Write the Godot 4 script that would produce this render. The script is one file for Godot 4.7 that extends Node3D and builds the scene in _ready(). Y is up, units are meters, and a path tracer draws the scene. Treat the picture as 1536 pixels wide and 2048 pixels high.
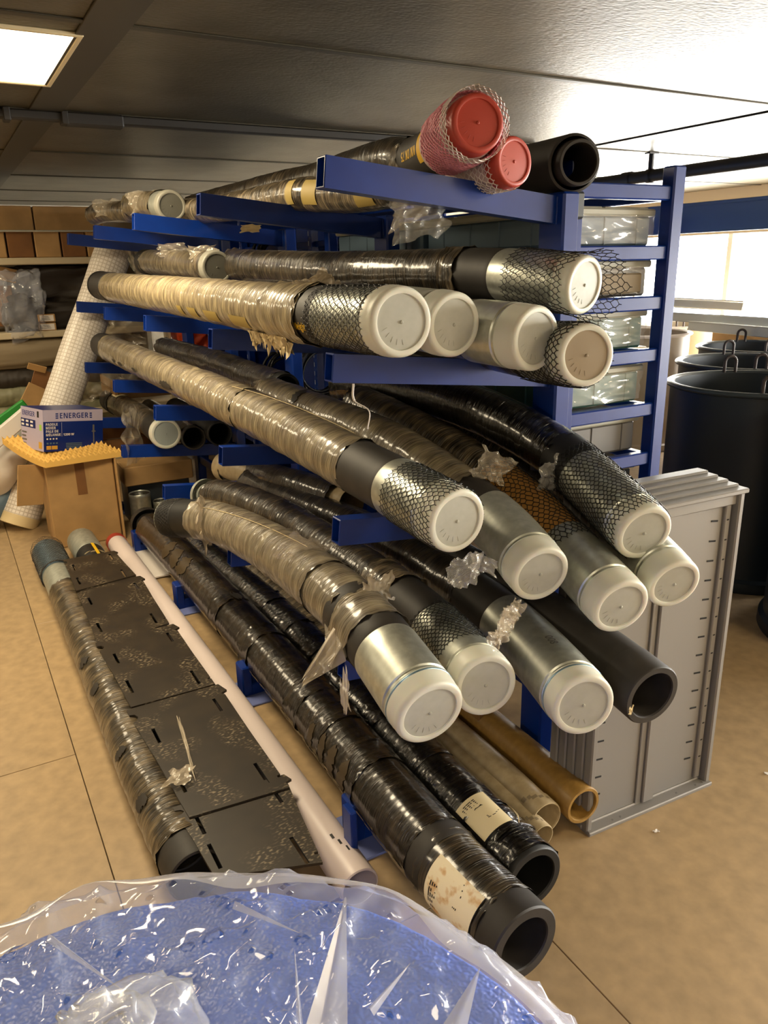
extends Node3D

# A store room: a blue cantilever rack of film-wrapped hoses, crate rack, drums, shelving and a bagged drum in front.

var M := {}            # materials
var taken := {}
var rng := RandomNumberGenerator.new()
var noise_a := FastNoiseLite.new()
var noise_b := FastNoiseLite.new()


# ---------------------------------------------------------------- mesh builder
class MB:
	var v := PackedVector3Array()
	var n := PackedVector3Array()
	var u := PackedVector2Array()
	var ix := PackedInt32Array()

	func vert(p: Vector3, nn: Vector3, uv := Vector2.ZERO) -> int:
		v.append(p)
		n.append(nn)
		u.append(uv)
		return v.size() - 1

	func tri(a: int, b: int, c: int) -> void:
		var g := (v[b] - v[a]).cross(v[c] - v[a])
		if g.dot(n[a] + n[b] + n[c]) > 0.0:
			ix.append(a)
			ix.append(c)
			ix.append(b)
		else:
			ix.append(a)
			ix.append(b)
			ix.append(c)

	func quad_i(a: int, b: int, c: int, d: int) -> void:
		tri(a, b, c)
		tri(a, c, d)

	# a flat face; the corners run counter-clockwise seen from outside
	func face(pts: Array, uvs := []) -> void:
		var nn: Vector3 = (pts[1] - pts[0]).cross(pts[2] - pts[0]).normalized()
		var f := v.size()
		for i in pts.size():
			vert(pts[i], nn, uvs[i] if uvs.size() > i else Vector2(pts[i].x + pts[i].z, pts[i].y))
		for i in range(1, pts.size() - 1):
			tri(f, f + i, f + i + 1)

	# a chamfered box in a frame of its own
	func box(c: Vector3, size: Vector3, ch := 0.003, b := Basis.IDENTITY) -> void:
		var h := size / 2.0
		ch = minf(ch, minf(h.x, minf(h.y, h.z)) * 0.49)
		var P := func(sx, sy, sz, ax):
			var q := Vector3(sx * h.x, sy * h.y, sz * h.z)
			if ax != 0: q.x -= sx * ch
			if ax != 1: q.y -= sy * ch
			if ax != 2: q.z -= sz * ch
			return c + b * q
		for ax in 3:
			for s in [-1.0, 1.0]:
				var k := []
				for e in [[-1, -1], [1, -1], [1, 1], [-1, 1]]:
					var t := [0.0, 0.0, 0.0]
					t[ax] = s
					t[(ax + 1) % 3] = e[0] * 1.0
					t[(ax + 2) % 3] = e[1] * 1.0
					k.append(P.call(t[0], t[1], t[2], ax))
				if s < 0: k.reverse()
				face(k)
		if ch <= 0.0: return
		for ax in 3:                    # twelve edges
			var a1 := (ax + 1) % 3
			var a2 := (ax + 2) % 3
			for s1 in [-1.0, 1.0]:
				for s2 in [-1.0, 1.0]:
					var k := []
					for q in [[-1.0, a1], [1.0, a1], [1.0, a2], [-1.0, a2]]:
						var t := [0.0, 0.0, 0.0]
						t[ax] = q[0]
						t[a1] = s1
						t[a2] = s2
						k.append(P.call(t[0], t[1], t[2], q[1]))
					var out := Vector3.ZERO
					out[a1] = s1
					out[a2] = s2
					if (k[1] - k[0]).cross(k[2] - k[0]).dot(b * out) < 0: k.reverse()
					face(k)
		for sx in [-1.0, 1.0]:
			for sy in [-1.0, 1.0]:
				for sz in [-1.0, 1.0]:
					var k := [P.call(sx, sy, sz, 0), P.call(sx, sy, sz, 1), P.call(sx, sy, sz, 2)]
					if (k[1] - k[0]).cross(k[2] - k[0]).dot(b * Vector3(sx, sy, sz)) < 0: k.reverse()
					face(k)

	# a bar with three or more sides between two points
	func bar(a: Vector3, z: Vector3, r: float, sides := 4, r2 := -1.0) -> void:
		var t := (z - a).normalized()
		var s := t.cross(Vector3.UP if absf(t.y) < 0.9 else Vector3.RIGHT).normalized()
		var w := s.cross(t)
		if r2 < 0: r2 = r
		var f := v.size()
		for i in sides:
			var g := TAU * i / sides
			var d := s * cos(g) + w * sin(g)
			vert(a + d * r, d, Vector2(float(i) / sides, 0))
			vert(z + d * r2, d, Vector2(float(i) / sides, a.distance_to(z)))
		for i in sides:
			var j := (i + 1) % sides
			quad_i(f + i * 2, f + j * 2, f + j * 2 + 1, f + i * 2 + 1)

	# a grid of points [row][column]; normals from the neighbours
	func grid(P: Array, outward: Callable, closed := false, us := 1.0, vs := 1.0) -> void:
		var rows: int = P.size()
		var cols: int = P[0].size()
		var f := v.size()
		for i in rows:
			var up: PackedVector3Array = P[maxi(i - 1, 0)]
			var dn: PackedVector3Array = P[mini(i + 1, rows - 1)]
			var me: PackedVector3Array = P[i]
			for j in cols:
				var l := j - 1
				var r := j + 1
				if closed:
					if l < 0: l = cols - 2
					if r > cols - 1: r = 1
				else:
					l = maxi(l, 0)
					r = mini(r, cols - 1)
				var nn := (dn[j] - up[j]).cross(me[r] - me[l]).normalized()
				if nn.dot(outward.call(i, j, me[j])) < 0: nn = -nn
				vert(me[j], nn, Vector2(us * j / (cols - 1), vs * i / (rows - 1)))
		for i in rows - 1:
			for j in cols - 1:
				var a := f + i * cols + j
				quad_i(a, a + 1, a + cols + 1, a + cols)

	func mesh() -> ArrayMesh:
		var arr := []
		arr.resize(Mesh.ARRAY_MAX)
		arr[Mesh.ARRAY_VERTEX] = v
		arr[Mesh.ARRAY_NORMAL] = n
		arr[Mesh.ARRAY_TEX_UV] = u
		arr[Mesh.ARRAY_INDEX] = ix
		var m := ArrayMesh.new()
		m.add_surface_from_arrays(Mesh.PRIMITIVE_TRIANGLES, arr)
		return m


# ---------------------------------------------------------------- paths
class Path:
	var p := PackedVector3Array()
	var t := PackedVector3Array()
	var l := PackedFloat32Array()
	var L := 0.0

	func _init(pts: Array) -> void:
		var q := pts.duplicate()
		if q.size() == 2: q = [q[0], (q[0] + q[1]) / 2.0, q[1]]
		var e := [q[0] * 2.0 - q[1]] + q + [q[-1] * 2.0 - q[-2]]
		for i in range(1, e.size() - 2):
			for k in 24:
				var s := k / 24.0
				p.append(0.5 * (2.0 * e[i] + (e[i + 1] - e[i - 1]) * s + (2.0 * e[i - 1] - 5.0 * e[i] + 4.0 * e[i + 1] - e[i + 2]) * s * s + (3.0 * e[i] - e[i - 1] - 3.0 * e[i + 1] + e[i + 2]) * s * s * s))
		p.append(q[-1])
		l.append(0.0)
		for i in range(1, p.size()):
			L += p[i].distance_to(p[i - 1])
			l.append(L)
		for i in p.size():
			t.append((p[mini(i + 1, p.size() - 1)] - p[maxi(i - 1, 0)]).normalized())

	# position and frame: [centre, along, side, up]
	func at(s: float) -> Array:
		var c: Vector3
		var d: Vector3
		if s <= 0.0:
			c = p[0] + t[0] * s
			d = t[0]
		elif s >= L:
			c = p[-1] + t[-1] * (s - L)
			d = t[-1]
		else:
			var i := clampi(l.bsearch(s) - 1, 0, p.size() - 2)
			var k := (s - l[i]) / maxf(l[i + 1] - l[i], 1e-6)
			c = p[i].lerp(p[i + 1], k)
			d = t[i].lerp(t[i + 1], k).normalized()
		var side := d.cross(Vector3.UP if absf(d.y) < 0.85 else Vector3.BACK).normalized()
		return [c, d, side, side.cross(d)]

	func point(s: float, a: float, r: float) -> Vector3:
		var f := at(s)
		return f[0] + (f[2] * cos(a) + f[3] * sin(a)) * r


# a body turned about a path; the profile lists (distance along, radius)
func lathe(mb: MB, path: Path, prof: Array, segs := 40) -> void:
	var m := prof.size()
	var sn := []
	for i in m - 1:
		var d: Vector2 = prof[i + 1] - prof[i]
		sn.append(Vector2(-d.y, d.x).normalized())
	for i in m - 1:
		var ends := []
		for e in 2:
			var q: Vector2 = sn[i]
			var o := i - 1 if e == 0 else i + 1
			if o >= 0 and o < m - 1 and q.dot(sn[o]) > 0.75: q = (q + sn[o]).normalized()
			ends.append(q)
		var f := mb.v.size()
		for e in 2:
			var pr: Vector2 = prof[i + e]
			var fr := path.at(pr.x)
			for j in segs + 1:
				var a := TAU * j / segs
				var rad: Vector3 = fr[2] * cos(a) + fr[3] * sin(a)
				mb.vert(fr[0] + rad * pr.y, (fr[1] * ends[e].x + rad * ends[e].y).normalized(), Vector2(float(j) / segs, pr.x * 2.0))
		for j in segs:
			mb.quad_i(f + j, f + j + 1, f + segs + 2 + j, f + segs + 1 + j)


# stretch film or rubber wound round a hose: real ripples round the tube
func wound(mb: MB, path: Path, s0: float, s1: float, r: float, amp: float, sd: float, step := 0.006, segs := 30, ends := 0.0) -> void:
	var rows := clampi(int((s1 - s0) / step), 8, 520)
	var P := []
	var mid := []
	for i in rows + 1:
		var s := s0 + (s1 - s0) * i / rows
		var fr := path.at(s)
		var row := PackedVector3Array()
		row.resize(segs + 1)
		var edge := 0.0
		if ends > 0.0:
			edge = ends * (exp(-(s - s0) / 0.018) + exp(-(s1 - s) / 0.018))
		for j in segs + 1:
			var a := TAU * (j % segs) / segs
			var ca := cos(a)
			var sa := sin(a)
			var h := noise_a.get_noise_3d(ca * 9.0 + sd * 31.0, sa * 9.0, s * 1400.0 + a * 4.0) * amp * 0.6
			h += noise_b.get_noise_3d(ca * 22.0 - sd * 17.0, sa * 22.0, s * 160.0) * amp * 1.7
			h += edge * (0.5 + 1.6 * noise_a.get_noise_3d(ca * 70.0, sa * 70.0, s * 500.0 + sd * 9.0))
			row[j] = fr[0] + (fr[2] * ca + fr[3] * sa) * (r + h)
		P.append(row)
		mid.append(fr[0])
	mb.grid(P, func(i, _j, q): return q - mid[i], true, 1.0, (s1 - s0) / 0.6)


# honeycomb netting over a tube; prof lists (distance along, radius)
func net(mb: MB, path: Path, prof: Array, count: int, ds: float, th: float, loose := 0.0, sd := 0.0, lean := 0.0) -> void:
	var s0: float = prof[0].x
	var s1: float = prof[-1].x
	var rad := func(s):
		for i in range(1, prof.size()):
			if s <= prof[i].x:
				return lerpf(prof[i - 1].y, prof[i].y, (s - prof[i - 1].x) / maxf(prof[i].x - prof[i - 1].x, 1e-5))
		return prof[-1].y
	var q := func(s, c):
		var a: float = TAU * c / count
		var w: float = noise_b.get_noise_3d(cos(a) * 30.0 + sd, sin(a) * 30.0, s * 260.0)
		return path.point(s + w * ds * 0.7, a + w * 0.05, rad.call(s) + absf(w) * loose)
	var rows := int((s1 - s0) / ds)
	for j in rows:
		for c in count:
			var off := 0.5 * (j % 2)
			var sa := s0 + j * ds
			if lean > 0.0 and sa < s0 + lean * (0.5 - 0.5 * cos(TAU * (c + off) / count)): continue
			var A: Vector3 = q.call(sa, c + off)
			var B: Vector3 = q.call(sa + ds * 0.42, c + off)
			mb.bar(A, B, th, 3)
			if j < rows - 1:
				mb.bar(B, q.call(sa + ds, c + off + 0.5), th, 3)
				mb.bar(B, q.call(sa + ds, c + off - 0.5), th, 3)


# crumpled plastic sheet: a patch of cloth with ragged edges
func crumple(mb: MB, c: Vector3, ax: Vector3, ay: Vector3, amp: float, sd: float, nu := 22, nv := 22, rag := 0.25, bend := Vector3.ZERO) -> void:
	var nn := ax.cross(ay).normalized()
	var P := []
	for i in nv + 1:
		var row := PackedVector3Array()
		var y := 2.0 * i / nv - 1.0
		for j in nu + 1:
			var x := 2.0 * j / nu - 1.0
			var rx := 1.0 + rag * noise_b.get_noise_2d(y * 18.0 + sd * 40.0, 7.0 * signf(x)) * absf(x) * 1.2
			var ry := 1.0 + rag * noise_b.get_noise_2d(x * 18.0 - sd * 23.0, 11.0 * signf(y)) * absf(y) * 1.2
			var h := amp * (1.2 * noise_b.get_noise_3d(x * 26.0 + sd * 13.0, y * 26.0, sd) + (1.0 - absf(noise_a.get_noise_3d(x * 34.0 + y * 12.0, y * 24.0 + sd * 5.0, sd * 7.0)) * 3.0) * 0.5)
			row.append(c + ax * x * rx + ay * y * ry + nn * h + bend * (x * x + y * y * 0.4))
		P.append(row)
	mb.grid(P, func(_i, _j, _q): return nn)


# ---------------------------------------------------------------- nodes
func thing(called: String, label: String, category: String, at: Vector3, group := "") -> Node3D:
	var o := Node3D.new()
	o.name = called
	add_child(o, true)
	o.position = at
	tag(o, label, category, group)
	return o


func tag(o: Node, label: String, category := "", group := "", kind := "") -> void:
	if label: o.set_meta("label", label)
	if category: o.set_meta("category", category)
	if group: o.set_meta("group", group)
	if kind: o.set_meta("kind", kind)


# commits a mesh drawn in world places as a named child
func part(called: String, mb: Variant, mat: Material, parent: Node3D) -> MeshInstance3D:
	var o := MeshInstance3D.new()
	o.name = called
	o.mesh = mb.mesh() if mb is MB else mb
	o.material_override = mat
	parent.add_child(o, true)
	if parent != self and parent.is_inside_tree(): o.position = -parent.global_position
	return o


func structure(called: String, mb: MB, mat: Material) -> MeshInstance3D:
	var o := part(called, mb, mat, self)
	o.set_meta("kind", "structure")
	return o


func boxpart(called: String, c: Vector3, size: Vector3, mat: Material, parent: Node3D, ch := 0.003, b := Basis.IDENTITY) -> MeshInstance3D:
	var mb := MB.new()
	mb.box(c, size, ch, b)
	return part(called, mb, mat, parent)


# lettering as flat printed shapes on a plane
func words(txt: String, at: Vector3, right: Vector3, up: Vector3, height: float, mat: Material, parent: Node3D, width := 0.0, bold := true, called := "lettering") -> void:
	var a := text_arrays(txt, bold)
	var vv: PackedVector3Array = a[Mesh.ARRAY_VERTEX]
	var lo := Vector2(1e9, 1e9)
	var hi := Vector2(-1e9, -1e9)
	for q in vv:
		lo = Vector2(minf(lo.x, q.x), minf(lo.y, q.y))
		hi = Vector2(maxf(hi.x, q.x), maxf(hi.y, q.y))
	var k := height / maxf(hi.y - lo.y, 1e-5)
	var kx := k if width <= 0.0 else width / maxf(hi.x - lo.x, 1e-5)
	var nn := right.cross(up)
	var nv := PackedVector3Array()
	var nw := PackedVector3Array()
	for q in vv:
		nv.append(at + right * (q.x - lo.x) * kx + up * (q.y - lo.y) * k + nn * 0.0008)
		nw.append(nn)
	a[Mesh.ARRAY_VERTEX] = nv
	a[Mesh.ARRAY_NORMAL] = nw
	a[Mesh.ARRAY_TANGENT] = null
	var m := ArrayMesh.new()
	m.add_surface_from_arrays(Mesh.PRIMITIVE_TRIANGLES, a)
	part(called, m, mat, parent)


func text_arrays(txt: String, bold := true) -> Array:
	var tm := TextMesh.new()
	var f := SystemFont.new()
	f.font_names = PackedStringArray(["Droid Sans"])
	if bold: f.font_weight = 700
	tm.font = f
	tm.text = txt
	tm.font_size = 32
	tm.pixel_size = 0.01
	tm.depth = 0.0
	tm.curve_step = 2.0
	return tm.surface_get_arrays(0)


# lettering bent round a hose, reading towards the near end
func hose_words(txt: String, path: Path, s: float, ang: float, r: float, height: float, mat: Material, parent: Node3D, width := 0.0, flip := 1.0) -> void:
	var a := text_arrays(txt)
	var vv: PackedVector3Array = a[Mesh.ARRAY_VERTEX]
	var hi := Vector2(-1e9, -1e9)
	var lo := Vector2(1e9, 1e9)
	for q in vv:
		lo = Vector2(minf(lo.x, q.x), minf(lo.y, q.y))
		hi = Vector2(maxf(hi.x, q.x), maxf(hi.y, q.y))
	var k := height / (hi.y - lo.y)
	var kx := k if width <= 0.0 else width / (hi.x - lo.x)
	var nv := PackedVector3Array()
	var nw := PackedVector3Array()
	for q in vv:
		var ss := s - flip * (q.x - lo.x) * kx
		var aa := ang - flip * (q.y - lo.y) * k / r
		var fr := path.at(ss)
		var d: Vector3 = fr[2] * cos(aa) + fr[3] * sin(aa)
		nv.append(fr[0] + d * r)
		nw.append(d)
	a[Mesh.ARRAY_VERTEX] = nv
	a[Mesh.ARRAY_NORMAL] = nw
	a[Mesh.ARRAY_TANGENT] = null
	var m := ArrayMesh.new()
	m.add_surface_from_arrays(Mesh.PRIMITIVE_TRIANGLES, a)
	part("lettering", m, mat, parent)


# a paper patch or band lying on a hose
func sticker(called: String, path: Path, s0: float, s1: float, a0: float, a1: float, r: float, mat: Material, parent: Node3D) -> MeshInstance3D:
	var mb := MB.new()
	var P := []
	var mid := []
	for i in 13:
		var s := lerpf(s0, s1, i / 12.0)
		var row := PackedVector3Array()
		for j in 17:
			row.append(path.point(s, deg_to_rad(lerpf(a0, a1, j / 16.0)), r))
		P.append(row)
		mid.append(path.at(s)[0])
	mb.grid(P, func(i, _j, q): return q - mid[i])
	return part(called, mb, mat, parent)


# ---------------------------------------------------------------- hose parts
# near end cap of milky plastic: rim, recessed disc, nub
func cap(o: Node3D, path: Path, s: float, r: float, length: float, kind := "white") -> void:
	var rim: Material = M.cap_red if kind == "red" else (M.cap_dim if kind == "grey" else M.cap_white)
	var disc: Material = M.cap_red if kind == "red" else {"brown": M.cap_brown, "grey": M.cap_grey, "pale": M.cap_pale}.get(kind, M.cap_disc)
	var mb := MB.new()
	var e := r * 0.78
	lathe(mb, path, [Vector2(s + 0.004, e * 0.995), Vector2(s + 0.0006, e * 1.01), Vector2(s, e * 1.05), Vector2(s, r * 0.9), Vector2(s + 0.0015, r * 0.955), Vector2(s + 0.006, r * 0.99), Vector2(s + 0.012, r), Vector2(s + length * 0.55, r * 1.005), Vector2(s + length * 0.6, r * 1.018), Vector2(s + length, r * 1.02), Vector2(s + length, r * 0.9)], 56)
	var c := part("cap", mb, rim, o)
	mb = MB.new()
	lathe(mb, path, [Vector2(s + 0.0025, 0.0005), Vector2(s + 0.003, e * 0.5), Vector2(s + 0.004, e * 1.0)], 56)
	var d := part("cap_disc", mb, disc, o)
	d.get_parent().remove_child(d)
	c.add_child(d, true)
	d.position = Vector3.ZERO
	mb = MB.new()
	lathe(mb, path, [Vector2(s - 0.0005, 0.0006), Vector2(s - 0.0005, 0.0022), Vector2(s + 0.0004, 0.0034), Vector2(s + 0.003, 0.0042)], 14)
	for k in 5:                             # raised moulding marks round the disc
		var a := 0.5 + k * 0.33 + r * 40.0
		var p0 := path.point(s + 0.003, a, e * 0.62)
		var p1 := path.point(s + 0.003, a + 0.05, e * 0.82)
		mb.bar(p0, p1, 0.0005, 4)
	var nb := part("moulding_mark", mb, disc, o)
	o.remove_child(nb)
	c.add_child(nb, true)
	nb.position = Vector3.ZERO


func pipe_end(o: Node3D, path: Path, s: float, ro: float, ri: float, length: float, mat: Material, called := "rim") -> void:
	var mb := MB.new()
	lathe(mb, path, [Vector2(s + 0.004, ri), Vector2(s, ri * 1.03), Vector2(s, ro * 0.96), Vector2(s + 0.004, ro), Vector2(s + length, ro)], 48)
	part(called, mb, mat, o)
	mb = MB.new()
	lathe(mb, path, [Vector2(s + 1.3, ri), Vector2(s + 0.004, ri)], 40)
	part("bore", mb, mat, o)


func sleeve(o: Node3D, path: Path, s0: float, s1: float, r: float, mat: Material, called := "metal_sleeve", bead := true) -> void:
	var mb := MB.new()
	var pr := []
	if bead: pr = [Vector2(s0, r * 0.88), Vector2(s0 + 0.001, r * 0.96), Vector2(s0 + 0.003, r * 1.0), Vector2(s0 + 0.006, r * 1.0), Vector2(s0 + 0.008, r * 0.955), Vector2(s0 + 0.013, r * 0.955), Vector2(s0 + 0.016, r)]
	else: pr = [Vector2(s0, r * 0.9), Vector2(s0 + 0.002, r * 0.985), Vector2(s0 + 0.006, r)]
	var k := int((s1 - s0) / 0.05) + 1
	for i in k: pr.append(Vector2(lerpf(s0 + 0.02, s1 - 0.006, float(i) / maxi(k - 1, 1)), r))
	pr.append(Vector2(s1 - 0.002, r * 0.985))
	pr.append(Vector2(s1, r * 0.93))
	lathe(mb, path, pr, 56)
	part(called, mb, mat, o)


func film(o: Node3D, path: Path, s0: float, s1: float, r: float, mat: Material, sd: float, amp := 0.0011, called := "film_wrap", step := 0.006) -> void:
	var mb := MB.new()
	wound(mb, path, s0, s1, r, amp, sd, step, 32, 0.004)
	part(called, mb, mat, o)


func far_end(o: Node3D, path: Path, r: float, mat: Material, length := 0.05) -> void:
	var mb := MB.new()
	var l := path.L
	lathe(mb, path, [Vector2(l - length, r), Vector2(l - 0.004, r), Vector2(l, r * 0.95), Vector2(l, r * 0.72), Vector2(l - 0.04, r * 0.7), Vector2(l - 0.04, 0.0005)], 36)
	part("end_collar", mb, mat, o)


func netting(o: Node3D, path: Path, prof: Array, count: int, ds: float, th: float, mat: Material, sd := 0.0, loose := 0.0, lean := 0.0) -> void:
	var mb := MB.new()
	net(mb, path, prof, count, ds, th, loose, sd, lean)
	part("protective_netting", mb, mat, o)


func flap(o: Node3D, c: Vector3, ax: Vector3, ay: Vector3, amp: float, sd: float, mat: Material, nn := 22, rag := 0.3, bend := Vector3.ZERO) -> void:
	var mb := MB.new()
	crumple(mb, c, ax, ay, minf(amp, 0.3 * minf(ax.length(), ay.length())), sd, nn, nn, rag, bend)
	part("film_flap", mb, mat, o)


func hose(called: String, label: String, cat: String, grp: String, path: Path, r: float) -> Node3D:
	var b := path.p[path.p.size() / 2]
	return thing(called, label, cat, Vector3(b.x, b.y - r, b.z), grp)


# ---------------------------------------------------------------- textures and materials
func picture(w: int, h: int, f: Callable) -> ImageTexture:
	var im := Image.create(w, h, false, Image.FORMAT_RGB8)
	for y in h:
		for x in w:
			im.set_pixel(x, y, f.call(x, y))
	return ImageTexture.create_from_image(im)


func bumps(w: int, h: int, f: Callable, strength: float) -> ImageTexture:
	var im := Image.create(w, h, false, Image.FORMAT_RGBA8)
	for y in h:
		for x in w:
			var g: float = f.call(x, y)
			im.set_pixel(x, y, Color(g, g, g))
	im.bump_map_to_normal_map(strength)
	return ImageTexture.create_from_image(im)


func flecks(size: int, scale: float, sd: int, lo: Color, hi: Color, power := 1.0, fractal := 4) -> ImageTexture:
	var n := FastNoiseLite.new()
	n.seed = sd
	n.frequency = scale
	n.fractal_octaves = fractal
	n.noise_type = FastNoiseLite.TYPE_SIMPLEX_SMOOTH
	var im := n.get_seamless_image(size, size)
	return picture(size, size, func(x, y): return lo.lerp(hi, pow(im.get_pixel(x, y).r, power)))


func std(c: Color, rough := 0.5, metal := 0.0, tex: Texture2D = null, tri := 0.0) -> StandardMaterial3D:
	var m := StandardMaterial3D.new()
	m.albedo_color = c
	m.roughness = rough
	m.metallic = metal
	m.albedo_texture = tex
	if tri > 0.0:
		m.uv1_triplanar = true
		m.uv1_world_triplanar = true
		m.uv1_scale = Vector3.ONE * tri
	return m


func clear(c: Color, a: float, rough: float) -> StandardMaterial3D:
	var m := std(Color(c.r, c.g, c.b, a), rough)
	m.transparency = BaseMaterial3D.TRANSPARENCY_ALPHA
	m.cull_mode = BaseMaterial3D.CULL_DISABLED
	return m


func make_materials() -> void:
	# winding film: fine rings round the tube, blotches of dust; u runs round, v along
	var ring := func(x, y, w, h, sd):
		var a: float = TAU * x / w
		var v: float = absf(2.0 * y / h - 1.0)
		var g: float = noise_a.get_noise_3d(cos(a) * 9.0 + sd, sin(a) * 9.0, v * 1100.0)
		var f: float = noise_a.get_noise_3d(cos(a) * 14.0, sin(a) * 14.0 - sd, v * 2800.0)
		var b: float = noise_b.get_noise_3d(cos(a) * 18.0 + sd * 3.0, sin(a) * 18.0, v * 120.0)
		return [g, f, b]
	var film_soft := picture(192, 1024, func(x, y):
		var t: Array = ring.call(x, y, 192.0, 1024.0, 5.0)
		var k := clampf(0.76 + t[0] * 0.17 + t[1] * 0.15 + t[2] * 0.22, 0.0, 1.0)
		return Color(k, k * (0.99 + t[2] * 0.02), k * (0.96 + t[0] * 0.05)))
	var film_hard := picture(192, 1024, func(x, y):
		var t: Array = ring.call(x, y, 192.0, 1024.0, 47.0)
		var k := clampf(0.56 + t[0] * 0.27 + t[1] * 0.2 + t[2] * 0.38, 0.1, 1.0)
		return Color(k, k * 0.98, k * 0.94))
	var film_bump := bumps(192, 1024, func(x, y):
		var t: Array = ring.call(x, y, 192.0, 1024.0, 21.0)
		return clampf(0.5 + t[0] * 0.35 + t[1] * 0.22 + t[2] * 0.1, 0.0, 1.0), 3.5)
	var film_mat := func(c: Color, tex: Texture2D, rough: float, coat := 0.7):
		var m := std(c, rough, 0.0, tex)
		m.normal_enabled = true
		m.normal_texture = film_bump
		m.normal_scale = 1.7
		m.clearcoat_enabled = true
		m.clearcoat = coat
		m.clearcoat_roughness = 0.16
		m.texture_repeat = true
		return m
	M.film_beige = film_mat.call(Color(0.78, 0.71, 0.57), film_soft, 0.36)
	M.film_tan = film_mat.call(Color(0.64, 0.585, 0.485), film_soft, 0.38)
	M.film_brown = film_mat.call(Color(0.55, 0.49, 0.39), film_hard, 0.34)
	M.film_grey = film_mat.call(Color(0.66, 0.60, 0.50), film_hard, 0.32)
	M.film_silver = film_mat.call(Color(0.62, 0.575, 0.50), film_soft, 0.3, 0.7)
	M.film_dark = film_mat.call(Color(0.36, 0.32, 0.26), film_hard, 0.32)
	M.film_black = film_mat.call(Color(0.25, 0.21, 0.15), film_hard, 0.26, 0.8)
	M.film_jet = film_mat.call(Color(0.13, 0.12, 0.11), film_hard, 0.2, 0.9)
	M.rubber = std(Color(0.19, 0.17, 0.15), 0.6, 0.0, flecks(256, 0.02, 5, Color(0.75, 0.75, 0.75), Color(1, 1, 1)), 3.0)
	M.rubber_dark = std(Color(0.06, 0.056, 0.053), 0.55)
	var galv := flecks(256, 0.03, 9, Color(0.80, 0.80, 0.78), Color(1, 1, 0.98))
	M.metal = std(Color(0.84, 0.85, 0.82), 0.36, 0.75, galv, 4.0)
	M.metal_dull = std(Color(0.74, 0.75, 0.72), 0.46, 0.55, galv, 4.0)
	M.zinc_blue = std(Color(0.55, 0.66, 0.74), 0.3, 0.8)
	M.pale_sleeve = std(Color(0.80, 0.70, 0.68), 0.5, 0.2)
	M.cap_white = std(Color(0.82, 0.82, 0.77), 0.42)
	M.cap_white.subsurf_scatter_enabled = true
	M.cap_white.subsurf_scatter_strength = 0.15
	M.cap_disc = std(Color(0.69, 0.69, 0.65), 0.5, 0.0, flecks(256, 0.02, 33, Color(0.95, 0.95, 0.94), Color(1, 1, 1)), 6.0)  # thin face darkened in the colour for the dark hollow behind it
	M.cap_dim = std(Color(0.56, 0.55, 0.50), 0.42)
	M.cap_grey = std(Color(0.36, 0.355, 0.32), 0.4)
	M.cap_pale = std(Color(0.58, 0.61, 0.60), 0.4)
	M.cap_brown = std(Color(0.60, 0.54, 0.45), 0.5)
	M.cap_red = std(Color(0.68, 0.24, 0.18), 0.42)
	M.net_black = std(Color(0.06, 0.055, 0.05), 0.5)
	M.net_pink = std(Color(0.86, 0.55, 0.60), 0.45)
	M.net_white = std(Color(0.85, 0.80, 0.77), 0.45)
	M.print_yellow = std(Color(0.88, 0.70, 0.10), 0.5)
	M.print_dark = std(Color(0.12, 0.11, 0.10), 0.6)
	M.print_pale = std(Color(0.66, 0.57, 0.30), 0.6)
	M.amber = std(Color(0.64, 0.46, 0.21), 0.5)
	var stain := FastNoiseLite.new()
	stain.seed = 2
	stain.frequency = 0.016
	M.paper = std(Color(0.90, 0.84, 0.68), 0.6)
	M.paper_rusty = std(Color(1, 1, 1), 0.6, 0.0, picture(128, 128, func(x, y):
		var k := clampf(stain.get_noise_2d(x * 1.3, y * 1.3) * 2.2 - 0.45 + (0.5 - absf(y / 128.0 - 0.75)) * 0.5, 0.0, 1.0)
		return Color(0.92, 0.87, 0.74).lerp(Color(0.70, 0.44, 0.18), k * 0.6)))
	M.flap = clear(Color(0.90, 0.85, 0.76), 0.3, 0.2)
	M.flap_hazy = clear(Color(0.84, 0.78, 0.68), 0.5, 0.24)
	M.flap_clear = clear(Color(0.94, 0.93, 0.9), 0.22, 0.16)
	M.cream_film = std(Color(0.86, 0.78, 0.60), 0.4)
	# paint and sheet metal
	M.blue = std(Color(0.01, 0.18, 0.50), 0.4, 0.0, flecks(256, 0.012, 12, Color(0.88, 0.88, 0.9), Color(1, 1, 1)), 2.0)
	M.blue.metallic_specular = 0.36
	M.blue.clearcoat_enabled = true
	M.blue.clearcoat = 0.25
	M.blue.clearcoat_roughness = 0.22
	M.blue_lit = std(Color(0.42, 0.46, 0.66), 0.4)  # rack blue made paler: top light and sheen put into the colour
	M.blue_grey = std(Color(0.34, 0.45, 0.62), 0.4)
	M.hole = std(Color(0.02, 0.02, 0.025), 0.8)
	M.hole_pale = std(Color(0.75, 0.78, 0.82), 0.6)
	M.grey_sheet = std(Color(0.50, 0.485, 0.47), 0.42, 0.15)
	var grain := bumps(256, 256, func(x, y): return clampf(0.5 + noise_a.get_noise_2d(x * 2.2, y * 9.0) * 0.35 + noise_b.get_noise_2d(x * 6.0, y * 6.0) * 0.25, 0.0, 1.0), 1.2)
	M.ceiling = std(Color(0.44, 0.41, 0.345), 0.4, 0.6, flecks(512, 0.006, 17, Color(0.80, 0.79, 0.76), Color(1, 1, 1)), 0.8)
	M.ceiling.normal_enabled = true
	M.ceiling.normal_texture = grain
	M.ceiling.normal_scale = 0.22
	M.strip = std(Color(0.33, 0.31, 0.27), 0.45, 0.8)
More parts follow.
